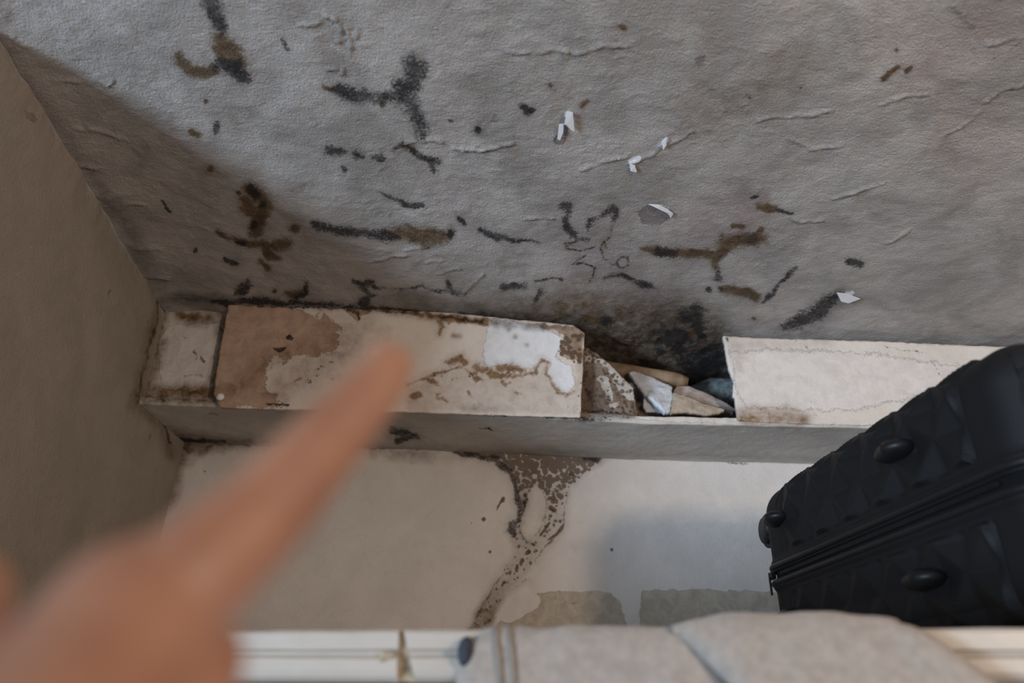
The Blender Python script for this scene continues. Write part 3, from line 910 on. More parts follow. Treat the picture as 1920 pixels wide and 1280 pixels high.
bb = make_mesh('bottom_board', P, q, M['board'], None, A, B)
adopt(bb, boxing)


# left end face, set back
def end_marks(A, B, px, py):
    wx = px + fbm(px / 12, py / 12, 3) * 10
    wy = py + fbm(px / 12 + 40, py / 12, 3) * 10
    stroke(B[:, 1], wx, wy, [(300, 568, 16), (418, 572, 14), (418, 660, 12), (404, 735, 16), (262, 742, 20), (282, 650, 26), (300, 568, 16)], 9, 1.0)
    stroke(A[:, 1], wx, wy, [(292, 600, 6), (280, 660, 7), (268, 720, 7), (300, 740, 5), (400, 736, 6), (412, 690, 4)], 12, 0.55)
    area(A[:, 3], wx, wy, [(318, 612), (345, 608), (372, 604), (398, 606), (414, 600), (408, 640), (402, 690), (392, 705), (384, 728), (350, 726), (305, 722), (300, 695), (296, 650), (305, 625)], 5)
    area(B[:, 1], wx, wy, [(325, 583), (400, 586), (405, 602), (385, 610), (350, 606), (330, 600)], 8, 1.0)
    stroke(A[:, 1], wx, wy, [(340, 592, 8), (365, 596, 8), (390, 590, 4)], 7, 0.7)
    for s in ([(270, 745, 5), (320, 730, 4), (400, 742, 6)], [(305, 570, 3), (280, 640, 5), (262, 740, 6)], [(390, 735, 5), (404, 700, 2)]):
        stroke(A[:, 1], wx, wy, s, 6, 0.6)
        stroke(B[:, 1], wx, wy, s, 14, 1.0)
    for s in ([(365, 655, 1.5), (368, 670, 2)], [(345, 705, 1.2), (372, 703, 1.2), (385, 706, 1)], [(340, 632, 1), (352, 636, 1)], [(378, 668, 4), (384, 676, 4)]):
        stroke(A[:, 1], wx, wy, s, 3, 0.8)


ob = slab('end_board', [(296, 560), (440, 560), (440, 752), (250, 752)], 0.012, M['end'], y=YF + 0.012, marks=end_marks,
          disp=lambda U, V, px, py, sd: fbm(U * 30, V * 30, 4) * 0.006)
adopt(ob, boxing)


# right front board
def right_marks(A, B, px, py):
    wx = px + fbm(px / 12, py / 12, 3) * 9
    wy = py + fbm(px / 12 + 40, py / 12, 3) * 9
    area(B[:, 1], wx, wy, [(1355, 632), (1500, 638), (1560, 640), (1520, 652), (1400, 655), (1385, 700), (1372, 660)], 12, 0.35)
    area(B[:, 1], wx, wy, [(1375, 770), (1470, 765), (1520, 780), (1520, 800), (1380, 800)], 12, 0.95)
    stroke(A[:, 1], wx, wy, [(1392, 785, 4), (1430, 780, 4), (1465, 790, 4), (1500, 792, 2)], 6, 0.6)
    for s in ([(1363, 637, 3)], [(1492, 639, 1), (1512, 650, 1), (1516, 660, 1)], [(1650, 648, 1), (1690, 656, 1), (1738, 662, 1)], [(1522, 750, 1), (1526, 770, 1), (1530, 778, 1)],
              [(1745, 678, 1), (1765, 706, 1)]):
        stroke(A[:, 0], wx, wy, s, 2.5, 0.7)
    area(A[:, 3], wx, wy, [(1368, 660), (1440, 655), (1600, 660), (1900, 700), (1600, 770), (1400, 764), (1384, 740)], 14)


ob = slab('front_board', [(1356, 630), (1420, 634), (1560, 637), (1925, 652), (2600, 674), (2600, 826), (1925, 806), (1620, 797), (1500, 794), (1384, 788), (1382, 768), (1378, 745), (1374, 742), (1376, 715),
                         (1367, 690), (1362, 660)], 0.011, M['front'], y=YF - 0.004, marks=right_marks,
          disp=lambda U, V, px, py, sd: fbm(U * 14, V * 14, 4) * 0.006)
adopt(ob, boxing)


# ------------------------------------------------------------------ loose panel
def panel_marks(A, B, px, py):
    wx = px + fbm(px / 10, py / 10, 3) * 9 + fbm(px / 40, py / 40, 2) * 8
    wy = py + fbm(px / 10 + 40, py / 10, 3) * 9
    # bare brown board: left part, top strip, right end
    w2 = fbm(px / 45 + 3, py / 45, 4) * 46
    w3 = fbm(px / 45 + 31, py / 45, 4) * 46
    area(A[:, 2], wx + w2, wy + w3, [(395, 560), (560, 565), (585, 577), (615, 585), (636, 605), (640, 640), (618, 668), (580, 660), (548, 672), (520, 668), (500, 690), (492, 722), (515, 735), (530, 765), (395, 770)], 16)
    area(A[:, 2], wx, wy, [(560, 560), (1110, 620), (1110, 640), (1062, 628), (1010, 614), (960, 602), (922, 598), (916, 612), (888, 609), (862, 604), (840, 606), (820, 594), (800, 592), (770, 592), (745, 586), (700, 584), (680, 590), (668, 603), (655, 590), (640, 580), (580, 576)], 2.5)
    area(A[:, 2], wx, wy, [(1060, 625), (1100, 625), (1090, 680), (1072, 676), (1055, 672), (1048, 655), (1056, 640)], 3, 0.9)
    area(B[:, 0], wx, wy, [(1062, 622), (1098, 622), (1090, 672), (1066, 668)], 8, 0.55)
    stroke(B[:, 0], wx, wy, [(430, 566, 3), (560, 574, 4), (700, 580, 3), (900, 600, 5), (1075, 618, 4)], 6, 0.55)
    stroke(A[:, 0], wx, wy, [(440, 569, 1.5), (500, 573, 3), (560, 575, 4), (600, 574, 2)], 4, 0.8)
    stroke(A[:, 0], wx, wy, [(655, 583, 4), (672, 586, 4), (673, 598, 2)], 4, 0.9)
    stroke(A[:, 1], wx, wy, [(700, 580, 3), (830, 597, 4), (900, 604, 5), (915, 606, 3)], 5, 0.8)
    stroke(B[:, 0], wx, wy, [(560, 572, 5), (700, 582, 4), (830, 596, 6), (915, 604, 6), (1070, 620, 5)], 6, 0.9)
    stroke(A[:, 0], wx, wy, [(600, 575, 2), (700, 581, 2), (790, 588, 1), (850, 597, 3), (905, 605, 4)], 4, 0.75)
    # brown tide marks on the bare left part
    for s, r in (([(405, 735, 8), (450, 725, 9), (485, 695, 10), (505, 668, 10), (540, 662, 6)], 14), ([(560, 652, 8), (600, 655, 9), (640, 665, 9)], 14),
                 ([(628, 642, 5), (650, 645, 3)], 8), ([(500, 738, 8), (535, 742, 7)], 12)):
        stroke(B[:, 1], wx, wy, s, r, 0.9)
    area(B[:, 1], wx, wy, [(560, 650), (650, 655), (640, 690), (600, 720), (560, 710), (530, 690)], 25, 0.45)
    stroke(B[:, 1], wx + w2, wy + w3, [(640, 600, 8), (660, 625, 6), (720, 618, 3)], 14, 0.5)
    area(B[:, 1], wx + w2, wy + w3, [(600, 585), (690, 600), (700, 640), (660, 690), (560, 740), (500, 740), (510, 690), (600, 660)], 28, 0.5)
    # tears
    area(A[:, 0], px, py, [(536, 633), (543, 626), (551, 634), (549, 639), (541, 637)], 1.2, 1)
    area(A[:, 0], px, py, [(510, 650), (520, 653), (538, 650), (534, 657), (523, 661), (514, 656)], 1.2, 1)
    stroke(A[:, 0], wx, wy, [(497, 758, 2), (515, 757, 3), (540, 757, 1.5)], 3, 0.9)
    stroke(A[:, 1], wx, wy, [(552, 715, 3), (566, 710, 3)], 4, 0.8)
    # cream lower part and brown shoreline
    area(B[:, 1], wx, wy, [(760, 722), (830, 695), (880, 692), (960, 700), (1000, 706), (1020, 680), (1032, 690), (1026, 708), (1045, 738), (1070, 742), (1080, 700), (1078, 640), (1098, 640), (1088, 782), (760, 770)], 6, 0.36)
    for s in ([(765, 722, 2), (800, 707, 2), (830, 697, 2), (850, 690, 1.2), (872, 690, 1.5), (888, 700, 2), (910, 692, 2), (925, 697, 1.5), (950, 706, 2), (975, 706, 2), (1000, 700, 2), (1004, 688, 2), (1012, 678, 3), (1028, 684, 2), (1022, 702, 2), (1034, 718, 2), (1044, 736, 2), (1062, 743, 1.5), (1075, 735, 1)],
              [(840, 680, 3), (862, 673, 5), (872, 682, 4)], [(895, 690, 5), (905, 694, 4)], [(935, 690, 4), (960, 690, 5), (975, 695, 4)], [(918, 702, 5), (940, 706, 4)], [(893, 710, 5), (903, 712, 3)],
              [(805, 712, 5), (822, 718, 3)], [(775, 745, 4), (785, 740, 5)], [(820, 738, 2), (820, 746, 2), (835, 752, 2)], [(880, 735, 3), (884, 742, 2)], [(942, 715, 2), (950, 722, 2), (960, 718, 2)],
              [(824, 606, 4), (828, 614, 3), (824, 626, 3)], [(968, 738, 1.5)], [(976, 740, 1)]):
        s = [(x, y, q_ * 1.5) for x, y, q_ in s]
        stroke(A[:, 1], wx, wy, s, 6, 0.85)
        stroke(B[:, 1], wx, wy, s, 12, 0.7)
    stroke(B[:, 0], wx, wy, [(870, 766, 3), (930, 768, 4)], 8, 0.55)
    for s in ([(954, 620, 3)], [(966, 633, 4)], [(988, 649, 3)], [(850, 630, 5), (862, 632, 4)]):
        stroke(B[:, 1], px, py, s, 4, 0.8)
    area(B[:, 3], wx, wy, [(1045, 622), (1100, 625), (1092, 690), (1070, 680), (1046, 672)], 6, 0.62)
    area(B[:, 3], wx, wy, [(1070, 690), (1100, 690), (1090, 785), (1000, 782), (1040, 742), (1072, 742)], 8, 0.36)
    area(B[:, 3], wx, wy, [(770, 725), (1000, 720), (1040, 745), (1030, 782), (770, 770)], 10, 0.30)
    area(B[:, 3], wx, wy, [(800, 690), (1000, 690), (990, 712), (800, 722)], 8, 0.45)
    area(B[:, 3], wx, wy, [(570, 680), (640, 650), (650, 700), (600, 740), (560, 720)], 16, 0.40)
    area(B[:, 3], wx, wy, [(640, 600), (760, 610), (760, 628), (650, 630)], 12, 0.34)
    # white paint, toned brighter than the rest of the board
    area(A[:, 3], wx, wy, [(924, 600), (960, 603), (1010, 615), (1056, 630), (1050, 650), (1046, 672), (1074, 690), (1076, 722), (1062, 740), (1046, 732), (1034, 712), (1028, 700), (1034, 684), (1010, 674), (998, 690), (975, 696), (940, 684), (915, 690), (905, 660), (912, 630)], 9)


pan = empty('loose_panel', (float(on_y(740, 772, YF - 0.02)[0]), YF - 0.02, float(on_y(740, 772, YF - 0.02)[2])))
tag(pan, 'long flaking cream board hanging loose on the ledge, brown-stained at its left end', 'board')
ob = slab('board', [(430, 563), (560, 568), (700, 576), (850, 588), (960, 600), (1075, 613), (1096, 627), (1093, 680), (1088, 784), (1040, 783), (900, 778), (760, 772), (560, 767), (412, 763), (399, 738), (415, 640)],
          0.007, M['panel'], y=YF - 0.014, marks=panel_marks, step=0.0026,
          disp=lambda U, V, px, py, sd: fbm(U * 10, V * 10, 3) * 0.006 + 0.006 * np.clip((px - 700) / 400, 0, 1))
adopt(ob, pan)


def dome(name, c, axis, r, h, mat, parent, seg=20):
    bm = bmesh.new()
    bmesh.ops.create_uvsphere(bm, u_segments=seg, v_segments=10, radius=r)
    q = Vector((0, 0, 1)).rotation_difference(Vector(axis))
    for v in bm.verts:
        v.co.z *= h / r
    bmesh.ops.transform(bm, matrix=Matrix.Translation(Vector(c)) @ q.to_matrix().to_4x4(), verts=bm.verts)
    o = from_bm(name, bm, mat)
    adopt(o, parent)
    return o


dome('screw_cap', on_y(413, 744, YF - 0.017), (0, -1, 0.1), 0.0075, 0.005, M['cap'], pan)


# ------------------------------------------------------------------ broken pieces in the gap
def rub_marks(A, B, px, py):
    wx = px + fbm(px / 9, py / 9, 3) * 9
    wy = py + fbm(px / 9 + 40, py / 9, 3) * 9
    area(A[:, 3], wx, wy, [(1095, 664), (1115, 668), (1128, 672), (1150, 690), (1190, 728), (1192, 752), (1175, 750), (1160, 735), (1150, 715), (1138, 690), (1120, 680), (1095, 680)], 4)
    area(A[:, 3], wx, wy, [(1126, 700), (1138, 706), (1146, 730), (1150, 752), (1138, 748), (1128, 726), (1120, 712)], 3)
    area(A[:, 3], wx, wy, [(1140, 756), (1162, 752), (1160, 762), (1142, 764)], 3)
    B[:, 3] = 0.52 + 0.1 * fbm(px / 30, py / 30, 2)
    area(B[:, 0], wx, wy, [(1092, 690), (1120, 700), (1140, 770), (1092, 780)], 14, 0.6)
    stroke(A[:, 0], wx, wy, [(1090, 770, 3), (1130, 772, 4), (1180, 776, 2)], 5, 0.8)
    stroke(A[:, 0], wx, wy, [(1100, 730, 3), (1105, 745, 4)], 6, 0.7)


o = slab('broken_plaster', [(1070, 632), (1094, 648), (1117, 661), (1150, 688), (1188, 726), (1191, 742), (1193, 760), (1196, 777), (1086, 784), (1070, 784)],
         0.016, M['rubble'], y=YF + 0.004, marks=rub_marks, rag=0.003, step=0.002,
         disp=lambda U, V, px, py, sd: fbm(U * 60, V * 60, 4) * 0.008)
tag(o, 'mottled brown triangular remnant of broken plaster beside the loose board', 'plaster fragment')
o = slab('broken_plaster', [(1180, 699), (1188, 695), (1208, 702), (1240, 714), (1262, 724), (1259, 733), (1265, 741), (1260, 752), (1257, 768), (1246, 769), (1232, 758), (1208, 738), (1194, 720)],
         0.012, M['shard_white'], y=YF + 0.03, b=0.5, z0=2.17, rag=0.002, step=0.002,
         disp=lambda U, V, px, py, sd: fbm(U * 40, V * 40, 4) * 0.008)
tag(o, 'white pointed plaster shard leaning in the gap', 'plaster fragment')
o = slab('broken_plaster', [(1208, 736), (1222, 746), (1244, 766), (1240, 773), (1212, 772), (1207, 762)],
         0.01, M['shard_white'], y=YF + 0.045, rag=0.002, step=0.002,
         disp=lambda U, V, px, py, sd: fbm(U * 40, V * 40, 4) * 0.008)
tag(o, 'small grey-white chip under the pointed white shard', 'plaster fragment')
o = slab('broken_plaster', [(1264, 734), (1285, 741), (1307, 750), (1335, 760), (1362, 768), (1350, 774), (1323, 776), (1290, 772), (1257, 772), (1260, 750)],
         0.01, M['shard_beige'], y=YF + 0.022, b=0.3, z0=2.15, rag=0.002, step=0.002,
         disp=lambda U, V, px, py, sd: fbm(U * 40, V * 40, 4) * 0.006)
tag(o, 'beige broken plaster piece lying low at the front of the gap', 'plaster fragment')
o = slab('broken_plaster', [(1262, 733), (1270, 723), (1293, 724), (1316, 732), (1337, 741), (1360, 754), (1380, 766), (1374, 771), (1352, 763), (1308, 750), (1285, 741)],
         0.01, M['shard_pink'], y=YF + 0.045, b=0.5, z0=2.16, rag=0.0015, step=0.002,
         disp=lambda U, V, px, py, sd: fbm(U * 30, V * 60, 3) * 0.005)
tag(o, 'long pale splinter of board sloping down to the right in the gap', 'board fragment')


def tube(name, pts, r, mat, seg=20, parent=None, wob=0.0, caps=True, closed_r=None):
    """tube through points with per-point radius; rounded ends"""
    pts = [Vector(p) for p in pts]
    bm = bmesh.new()
    rings = []
    n = len(pts)
    for i, p in enumerate(pts):
        tdir = (pts[min(i + 1, n - 1)] - pts[max(i - 1, 0)]).normalized()
        a = tdir.orthogonal().normalized() if i == 0 else (a - tdir * a.dot(tdir)).normalized()
        b = tdir.cross(a)
        rr_ = r[i] if isinstance(r, (list, tuple)) else r
        ring = []
        for k in range(seg):
            t = 2 * math.pi * k / seg
            v = p + (a * math.cos(t) + b * math.sin(t)) * rr_
            if wob:
                v += mnoise.noise_vector(v * 60) * wob
            ring.append(bm.verts.new(v))
        rings.append(ring)
    for r0, r1 in zip(rings[:-1], rings[1:]):
        for k in range(seg):
            bm.faces.new((r0[k], r0[(k + 1) % seg], r1[(k + 1) % seg], r1[k]))
    if caps:
        bm.faces.new(rings[0][::-1])
        bm.faces.new(rings[-1])
    return from_bm(name, bm, mat, parent)


pa, pb = on_y(1120, 688, YF + 0.10), on_y(1290, 716, YF + 0.075)
ps = [pa + (pb - pa) * t for t in np.linspace(0, 1, 14)]
rs = [0.0155] * 12 + [0.0135, 0.008]
o = tube('water_pipe', ps, rs, M['pipe'], wob=0.0006)
tag(o, 'buff-coloured pipe stub lying inside the broken boxing', 'pipe')
ps = [on_y(px, py, YF + 0.15) for px, py in ((1285, 745), (1330, 742), (1385, 744), (1480, 750), (1600, 756))]
o = tube('lagged_pipe', ps, [0.018, 0.036, 0.038, 0.038, 0.038], M['lagging'], seg=28, wob=0.006)
tag(o, 'grey-blue lagged pipe end deep inside the boxing, behind the splinters', 'pipe')

# ------------------------------------------------------------------ floor (out of view below)
bm = bmesh.new()
bmesh.ops.create_cube(bm, size=1)
for v in bm.verts:
    v.co = Vector((0.8 + v.co.x * 3.4, 0.05 + v.co.y * 2.9, -0.03 + v.co.z * 0.06))
tag(from_bm('floor', bm, M['floorwood'], smooth=False), kind='structure')


# ------------------------------------------------------------------ wardrobe
def box_bm(bm, lo, hi):
    r = bmesh.ops.create_cube(bm, size=1)
    for v in r['verts']:
        v.co = Vector([(lo[i] + hi[i]) / 2 + v.co[i] * (hi[i] - lo[i]) for i in range(3)])
    return r['verts']


WR, WTILT = math.radians(-7.5), math.radians(-1.0)
YC = 0.62
cz = float(on_y(960, 1181, YC)[2])
_t = Matrix.Rotation(WR, 3, 'Z') @ Matrix.Rotation(WTILT, 3, 'Y') @ Vector((0, 0, cz))   # keep the tilted case's top edge on its image pixel
ward = empty('wardrobe', (float(on_y(960, 1181, YC)[0]) - _t.x, YC - _t.y, cz - _t.z), (0, WTILT, WR))
tag(ward, 'white painted wardrobe with a worn moulded top edge, at the bottom of the view', 'wardrobe')
HZ = cz      # local height of the cornice top
XA, XB = -0.62, 0.95
profc = [(-0.000, 0.000), (-0.006, -0.0005), (-0.0085, -0.003), (-0.0085, -0.0145), (-0.0045, -0.0160), (-0.0040, -0.0185), (-0.0075, -0.0195),
         (-0.0100, -0.0215), (-0.0100, -0.030), (-0.0085, -0.034), (-0.004, -0.037), (0.0, -0.038), (0.012, -0.038), (0.012, 0.0)]


def moulding(x0, x1, mit0=0.0, mit1=0.0, chip=False):
    bm = bmesh.new()
    xs = np.linspace(0, 1, 90)
    rings = []
    for s in xs:
        ring = []
        for k, (y, z) in enumerate(profc):
            x = x0 + (x1 - x0) * s + (mit0 * (1 - s) + mit1 * s) * (-z)
            w = fbm(np.array([x * 20.0 + 3]), np.array([k * 0.7]), 3)[0]
            dz = w * 0.0022 if k in (1, 2, 3, 6, 7) else 0
            ring.append(bm.verts.new((x, y + dz * 0.6, HZ + z + dz)))
        rings.append(ring)
    n = len(profc)
    for a, b in zip(rings[:-1], rings[1:]):
        for k in range(n):
            bm.faces.new((a[k], a[(k + 1) % n], b[(k + 1) % n], b[k]))
    bm.faces.new(rings[0][::-1])
    bm.faces.new(rings[-1])
    bv = [e for e in bm.edges]
    return bm


def local_x(px, py):
    """x along the cornice of an image pixel"""
    # intersect with plane of the wardrobe front (local y = -0.0085)
    n = np.array([-math.sin(WR), math.cos(WR), 0.0])
    o0 = np.array([on_y(960, 1181, YC)[0], YC, 0]) + n * (-0.0085)
    r = ray(px, py)
    t = ((o0 - CAM) @ n) / (r @ n)
    p = CAM + r * t
    e = np.array([math.cos(WR), math.sin(WR), 0.0])
    return float((p - o0) @ e), p


xj, pj = local_x(745, 1200)
xj2, _ = local_x(752, 1200)
print('cornice z from trace', cz, 'joint x', xj, pj)
o = from_bm('cornice', moulding(XA, xj, 0, 0.05), M['wardrobe'], ward, smooth=False)
o = from_bm('cornice', moulding(xj + 0.0035, XB, 0.35, 0), M['wardrobe'], ward, smooth=False)
bm = bmesh.new()
for k in range(6):
    x = xj - 0.004 - k * 0.0016
    box_bm(bm, (x, -0.0105, HZ - 0.021 - 0.0006 * k), (x + 0.0024, -0.0080, HZ - 0.0165))
bm2 = bm
o = from_bm('joint_chip', bm2, M['grime'], ward, smooth=False)
bm = bmesh.new()
box_bm(bm, (xj - 0.001, -0.004, HZ - 0.037), (xj + 0.018, 0.010, HZ - 0.0015))
from_bm('joint_filler', bm, M['grime'], ward, smooth=False)
# case: top, sides, back, doors
bm = bmesh.new()
box_bm(bm, (XA, 0.006, HZ - 0.038), (XB, 0.74, HZ - 0.0015))
from_bm('top_board', bm, M['wardrobe'], ward, smooth=False)
for x in (XA, XB - 0.02):
    bm = bmesh.new()
    box_bm(bm, (x, 0.006, 0.03), (x + 0.02, 0.74, HZ - 0.038))
    from_bm('side_board', bm, M['wardrobe'], ward, smooth=False)
nd = 3
for k in range(nd):
    w = (XB - XA) / nd
    a, b = XA + k * w + 0.001, XA + (k + 1) * w - 0.001
    bm = bmesh.new()
    box_bm(bm, (a, -0.012, 0.10), (b, 0.006, HZ - 0.040))
    bmesh.ops.bevel(bm, geom=bm.edges[:], offset=0.002, segments=2, affect='EDGES')
    dr = from_bm('door', bm, M['door'], ward, smooth=False)
    bm = bmesh.new()
    bmesh.ops.create_uvsphere(bm, u_segments=18, v_segments=10, radius=0.014)
    bmesh.ops.translate(bm, verts=bm.verts, vec=(b - 0.04, -0.026, 1.0))
    from_bm('door_knob', bm, M['metal'], dr)

bpy.context.view_layer.update()
WM = ward.matrix_world.copy()

# ------------------------------------------------------------------ suitcase on the wardrobe
SL, SW, ST = 0.62, 0.42, 0.285
# corners of the near long side, cast from image pixels (zip line far and near)
zs_ = float((WM @ Vector((0.35, 0.3, HZ)))[2]) + 0.004
ZM = zs_ + ST / 2 + 0.004


def on_z(px, py, z):
    r = ray(px, py)
    return CAM + r * ((z - CAM[2]) / r[2])


p_far, p_near = on_z(1450, 1082, ZM), on_z(1915, 893, ZM)
print('suitcase side', p_far, p_near, 'wardrobe top', zs_)
ang = math.atan2(p_near[0] - p_far[0], p_far[1] - p_near[1])   # lean of the side away from +Y
_q = WM.inverted() @ Vector((float(p_far[0]), float(p_far[1]), zs_))
_cz = (WM @ Vector((_q.x, _q.y, HZ)))[2] + 0.004
print('case z', zs_, _cz)
# local frame: +y local runs to the far end, x local = into the case
case = empty('suitcase', (float(p_far[0]) - 0.012, float(p_far[1]), _cz), (0, WTILT, ang))
tag(case, 'black hard-shell suitcase with a diamond-faceted surface lying on top of the wardrobe', 'suitcase')


def facet(u, v, s=0.078):
    """star-like folded facets"""
    a = u / s
    b = v / s
    fa, fb = np.abs((a % 1) - 0.5) * 2, np.abs((b % 1) - 0.5) * 2
    d1 = np.abs((a + b) % 1 - 0.5) * 2
    d2 = np.abs((a - b) % 1 - 0.5) * 2
    return np.minimum(np.maximum(d1, d2), 1) - 0.5 * np.maximum(fa, fb)


def shell(z0, z1, up):
    """half shell: local x 0..SW, y -SL..0, z z0..z1"""
    st = 0.0045
    lo = np.array([0.0, -SL, z0 - (0.06 if up else 0)])
    hi = np.array([SW, 0.0, z1 + (0 if up else 0.06)])
    R = 0.05
    V, Q = [], []
    off = 0
    for ax in range(3):
        for sgn in (0, 1):
            if ax == 2 and ((up and sgn == 0) or (not up and sgn == 1)):
                continue
            a1, a2 = [k for k in range(3) if k != ax]
            s1 = st if a1 != 0 or ax != 2 else st
            g1 = np.linspace(lo[a1], hi[a1], int((hi[a1] - lo[a1]) / st) + 1)
            g2 = np.linspace(lo[a2], hi[a2], int((hi[a2] - lo[a2]) / st) + 1)
            G1, G2 = np.meshgrid(g1, g2, indexing='ij')
            P = np.zeros((G1.size, 3))
            P[:, a1], P[:, a2] = G1.ravel(), G2.ravel()
            P[:, ax] = hi[ax] if sgn else lo[ax]
            inn = np.clip(P, lo + R, hi - R)
            d = P - inn
            L = np.linalg.norm(d, axis=1, keepdims=True)
            nrm = d / np.maximum(L, 1e-9)
            P2 = inn + nrm * R
            # facets away from the rims and ends
            m = np.clip((np.abs(P[:, 1] + SL / 2) - (SL / 2 - 0.085)) / -0.004, 0, 1) if ax != 1 else np.ones(len(P)) * 0.6
            zc = P[:, 2]
            rim = np.clip(((zc - (z0 + 0.022)) if up else ((z1 - 0.022) - zc)) / 0.004, 0, 1)
            if ax == 0:
                h = facet(P[:, 1] + 0.02, P[:, 2] * 1.1)
            elif ax == 1:
                h = facet(P[:, 0], P[:, 2] * 1.1)
            else:
                h = facet(P[:, 0], P[:, 1] + 0.02)
            P2 += nrm * (h * 0.0075 * m * rim)[:, None]
            # raised rim bead next to the zip
            bead = np.clip(1 - np.abs((zc - z0 - 0.010) if up else (z1 - 0.010 - zc)) / 0.008, 0, 1)
            P2 += nrm * (np.sqrt(bead) * 0.004)[:, None] * (1 if ax != 2 else 0)
            # groove of the end caps
            g = np.exp(-((np.abs(P[:, 1] + SL / 2) - (SL / 2 - 0.083)) / 0.003) ** 2)
            P2 -= nrm * (g * 0.002 * rim)[:, None] * (1 if ax != 1 else 0)
            q = grid_faces(len(g1), len(g2))
            V.append(P2)
            zq = P[:, 2][q]
            kp = (zq.min(1) >= z0 - 0.003) if up else (zq.max(1) <= z1 + 0.003)
            q = q[kp]
            Q.append(q + off)
            off += len(P2)
    return np.concatenate(V), np.concatenate(Q)


for nm, z0, z1, up in (('upper_shell', ST / 2 + 0.006, ST, True), ('lower_shell', 0.004, ST / 2 - 0.006, False)):
    V_, Q_ = shell(z0, z1, up)
    me_o = make_mesh(nm, V_, Q_, M['shell'], case, smooth=False)
    bm = bmesh.new()
    bm.from_mesh(me_o.data)
    bmesh.ops.remove_doubles(bm, verts=bm.verts, dist=0.0004)
    loose = [v for v in bm.verts if not v.link_faces]
    bmesh.ops.delete(bm, geom=loose, context='VERTS')
    bmesh.ops.recalc_face_normals(bm, faces=bm.faces[:])
    bm.to_mesh(me_o.data)
    bm.free()


def round_rect(R, inset, n=12):
    pts = []
    for cx, cy, a0 in ((SW - R, -R, 0), (R, -R, 90), (R, -SL + R, 180), (SW - R, -SL + R, 270)):
        for k in range(n + 1):
            t = math.radians(a0 + 90 * k / n)
            pts.append((cx + (R - inset) * math.cos(t), cy + (R - inset) * math.sin(t)))
    return pts


def belt(name, inset0, z0, z1, mat, bulge=0.0):
    bm = bmesh.new()
    zs = np.linspace(z0, z1, 5)
    rings = []
    for z in zs:
        s = (z - z0) / (z1 - z0)
        rings.append([bm.verts.new((x, y, z)) for x, y in round_rect(0.05, inset0 - bulge * math.sin(math.pi * s))])
    n = len(rings[0])
    for a, b in zip(rings[:-1], rings[1:]):
        for k in range(n):
            bm.faces.new((a[k], a[(k + 1) % n], b[(k + 1) % n], b[k]))
    bm.faces.new(rings[0][::-1])
    bm.faces.new(rings[-1])
    return from_bm(name, bm, mat, case)


zp = belt('zipper', 0.003, ST / 2 - 0.010, ST / 2 + 0.010, M['zip'])
belt('rim', -0.005, ST / 2 + 0.008, ST / 2 + 0.016, M['blackrubber'], 0.002)
belt('rim', -0.005, ST / 2 - 0.016, ST / 2 - 0.008, M['blackrubber'], 0.002)
# zip teeth line and puller (sub-parts)
bm = bmesh.new()
pp = round_rect(0.05, 0.002)
y = -SL + 0.06
while y < -0.06:
    box_bm(bm, (-0.0012, y, ST / 2 - 0.0025), (0.004, y + 0.0022, ST / 2 + 0.0025))
    y += 0.004
from_bm('zip_teeth', bm, M['blackrubber'], zp, smooth=False)
bm = bmesh.new()
box_bm(bm, (-0.007, -0.045, ST / 2 - 0.006), (0.0, -0.030, ST / 2 + 0.005))
box_bm(bm, (-0.009, -0.040, ST / 2 - 0.030), (-0.007, -0.034, ST / 2 - 0.002))
bmesh.ops.bevel(bm, geom=bm.edges[:], offset=0.0008, segments=2, affect='EDGES')
from_bm('zip_puller', bm, M['blackrubber'], zp, smooth=False)


def foot(y, z):
    bm = bmesh.new()
    bmesh.ops.create_uvsphere(bm, u_segments=24, v_segments=14, radius=1)
    for v in bm.verts:
        c = v.co
        c.x = c.x * 0.018
        c.y = c.y * 0.031
        c.z = c.z * 0.0115
        c.x *= 1.0 + 0.25 * (c.y / 0.036 < 0)
    bmesh.ops.translate(bm, verts=bm.verts, vec=(-0.006, y, z))
    from_bm('foot', bm, M['blackrubber'], case)


for y in (-0.085, -SL + 0.20):
    for z in (ST * 0.775, ST * 0.265):
        foot(y, z)
for x in (0.040, SW - 0.040):
    for z in (0.055, ST - 0.055):
        bm = bmesh.new()
        r = bmesh.ops.create_cone(bm, cap_ends=True, segments=32, radius1=0.029, radius2=0.029, depth=0.030)
        bmesh.ops.rotate(bm, verts=bm.verts, cent=(0, 0, 0), matrix=Matrix.Rotation(math.pi / 2, 3, 'Y'))
        bmesh.ops.bevel(bm, geom=[e for e in bm.edges if len(e.link_faces) == 2 and e.calc_face_angle() > 1], offset=0.007, segments=4, affect='EDGES')
        bmesh.ops.translate(bm, verts=bm.verts, vec=(x, 0.034, z))
        wl = from_bm('wheel', bm, M['blackrubber'], case)
        bm = bmesh.new()
        box_bm(bm, (x - 0.026, -0.012, z - 0.026), (x + 0.026, 0.016, z + 0.026))
        bmesh.ops.bevel(bm, geom=bm.edges[:], offset=0.009, segments=4, affect='EDGES')
        from_bm('wheel_housing', bm, M['blackrubber'], wl)

# ------------------------------------------------------------------ sweatshirt over the wardrobe edge
shirt = empty('sweatshirt', tuple(WM @ Vector((local_x(1350, 1200)[0], -0.01, HZ))), (0, WTILT, WR))
tag(shirt, 'light grey marl sweatshirt draped over the top edge of the wardrobe', 'sweatshirt')
bpy.context.view_layer.update()
SM = shirt.matrix_world.inverted() @ WM


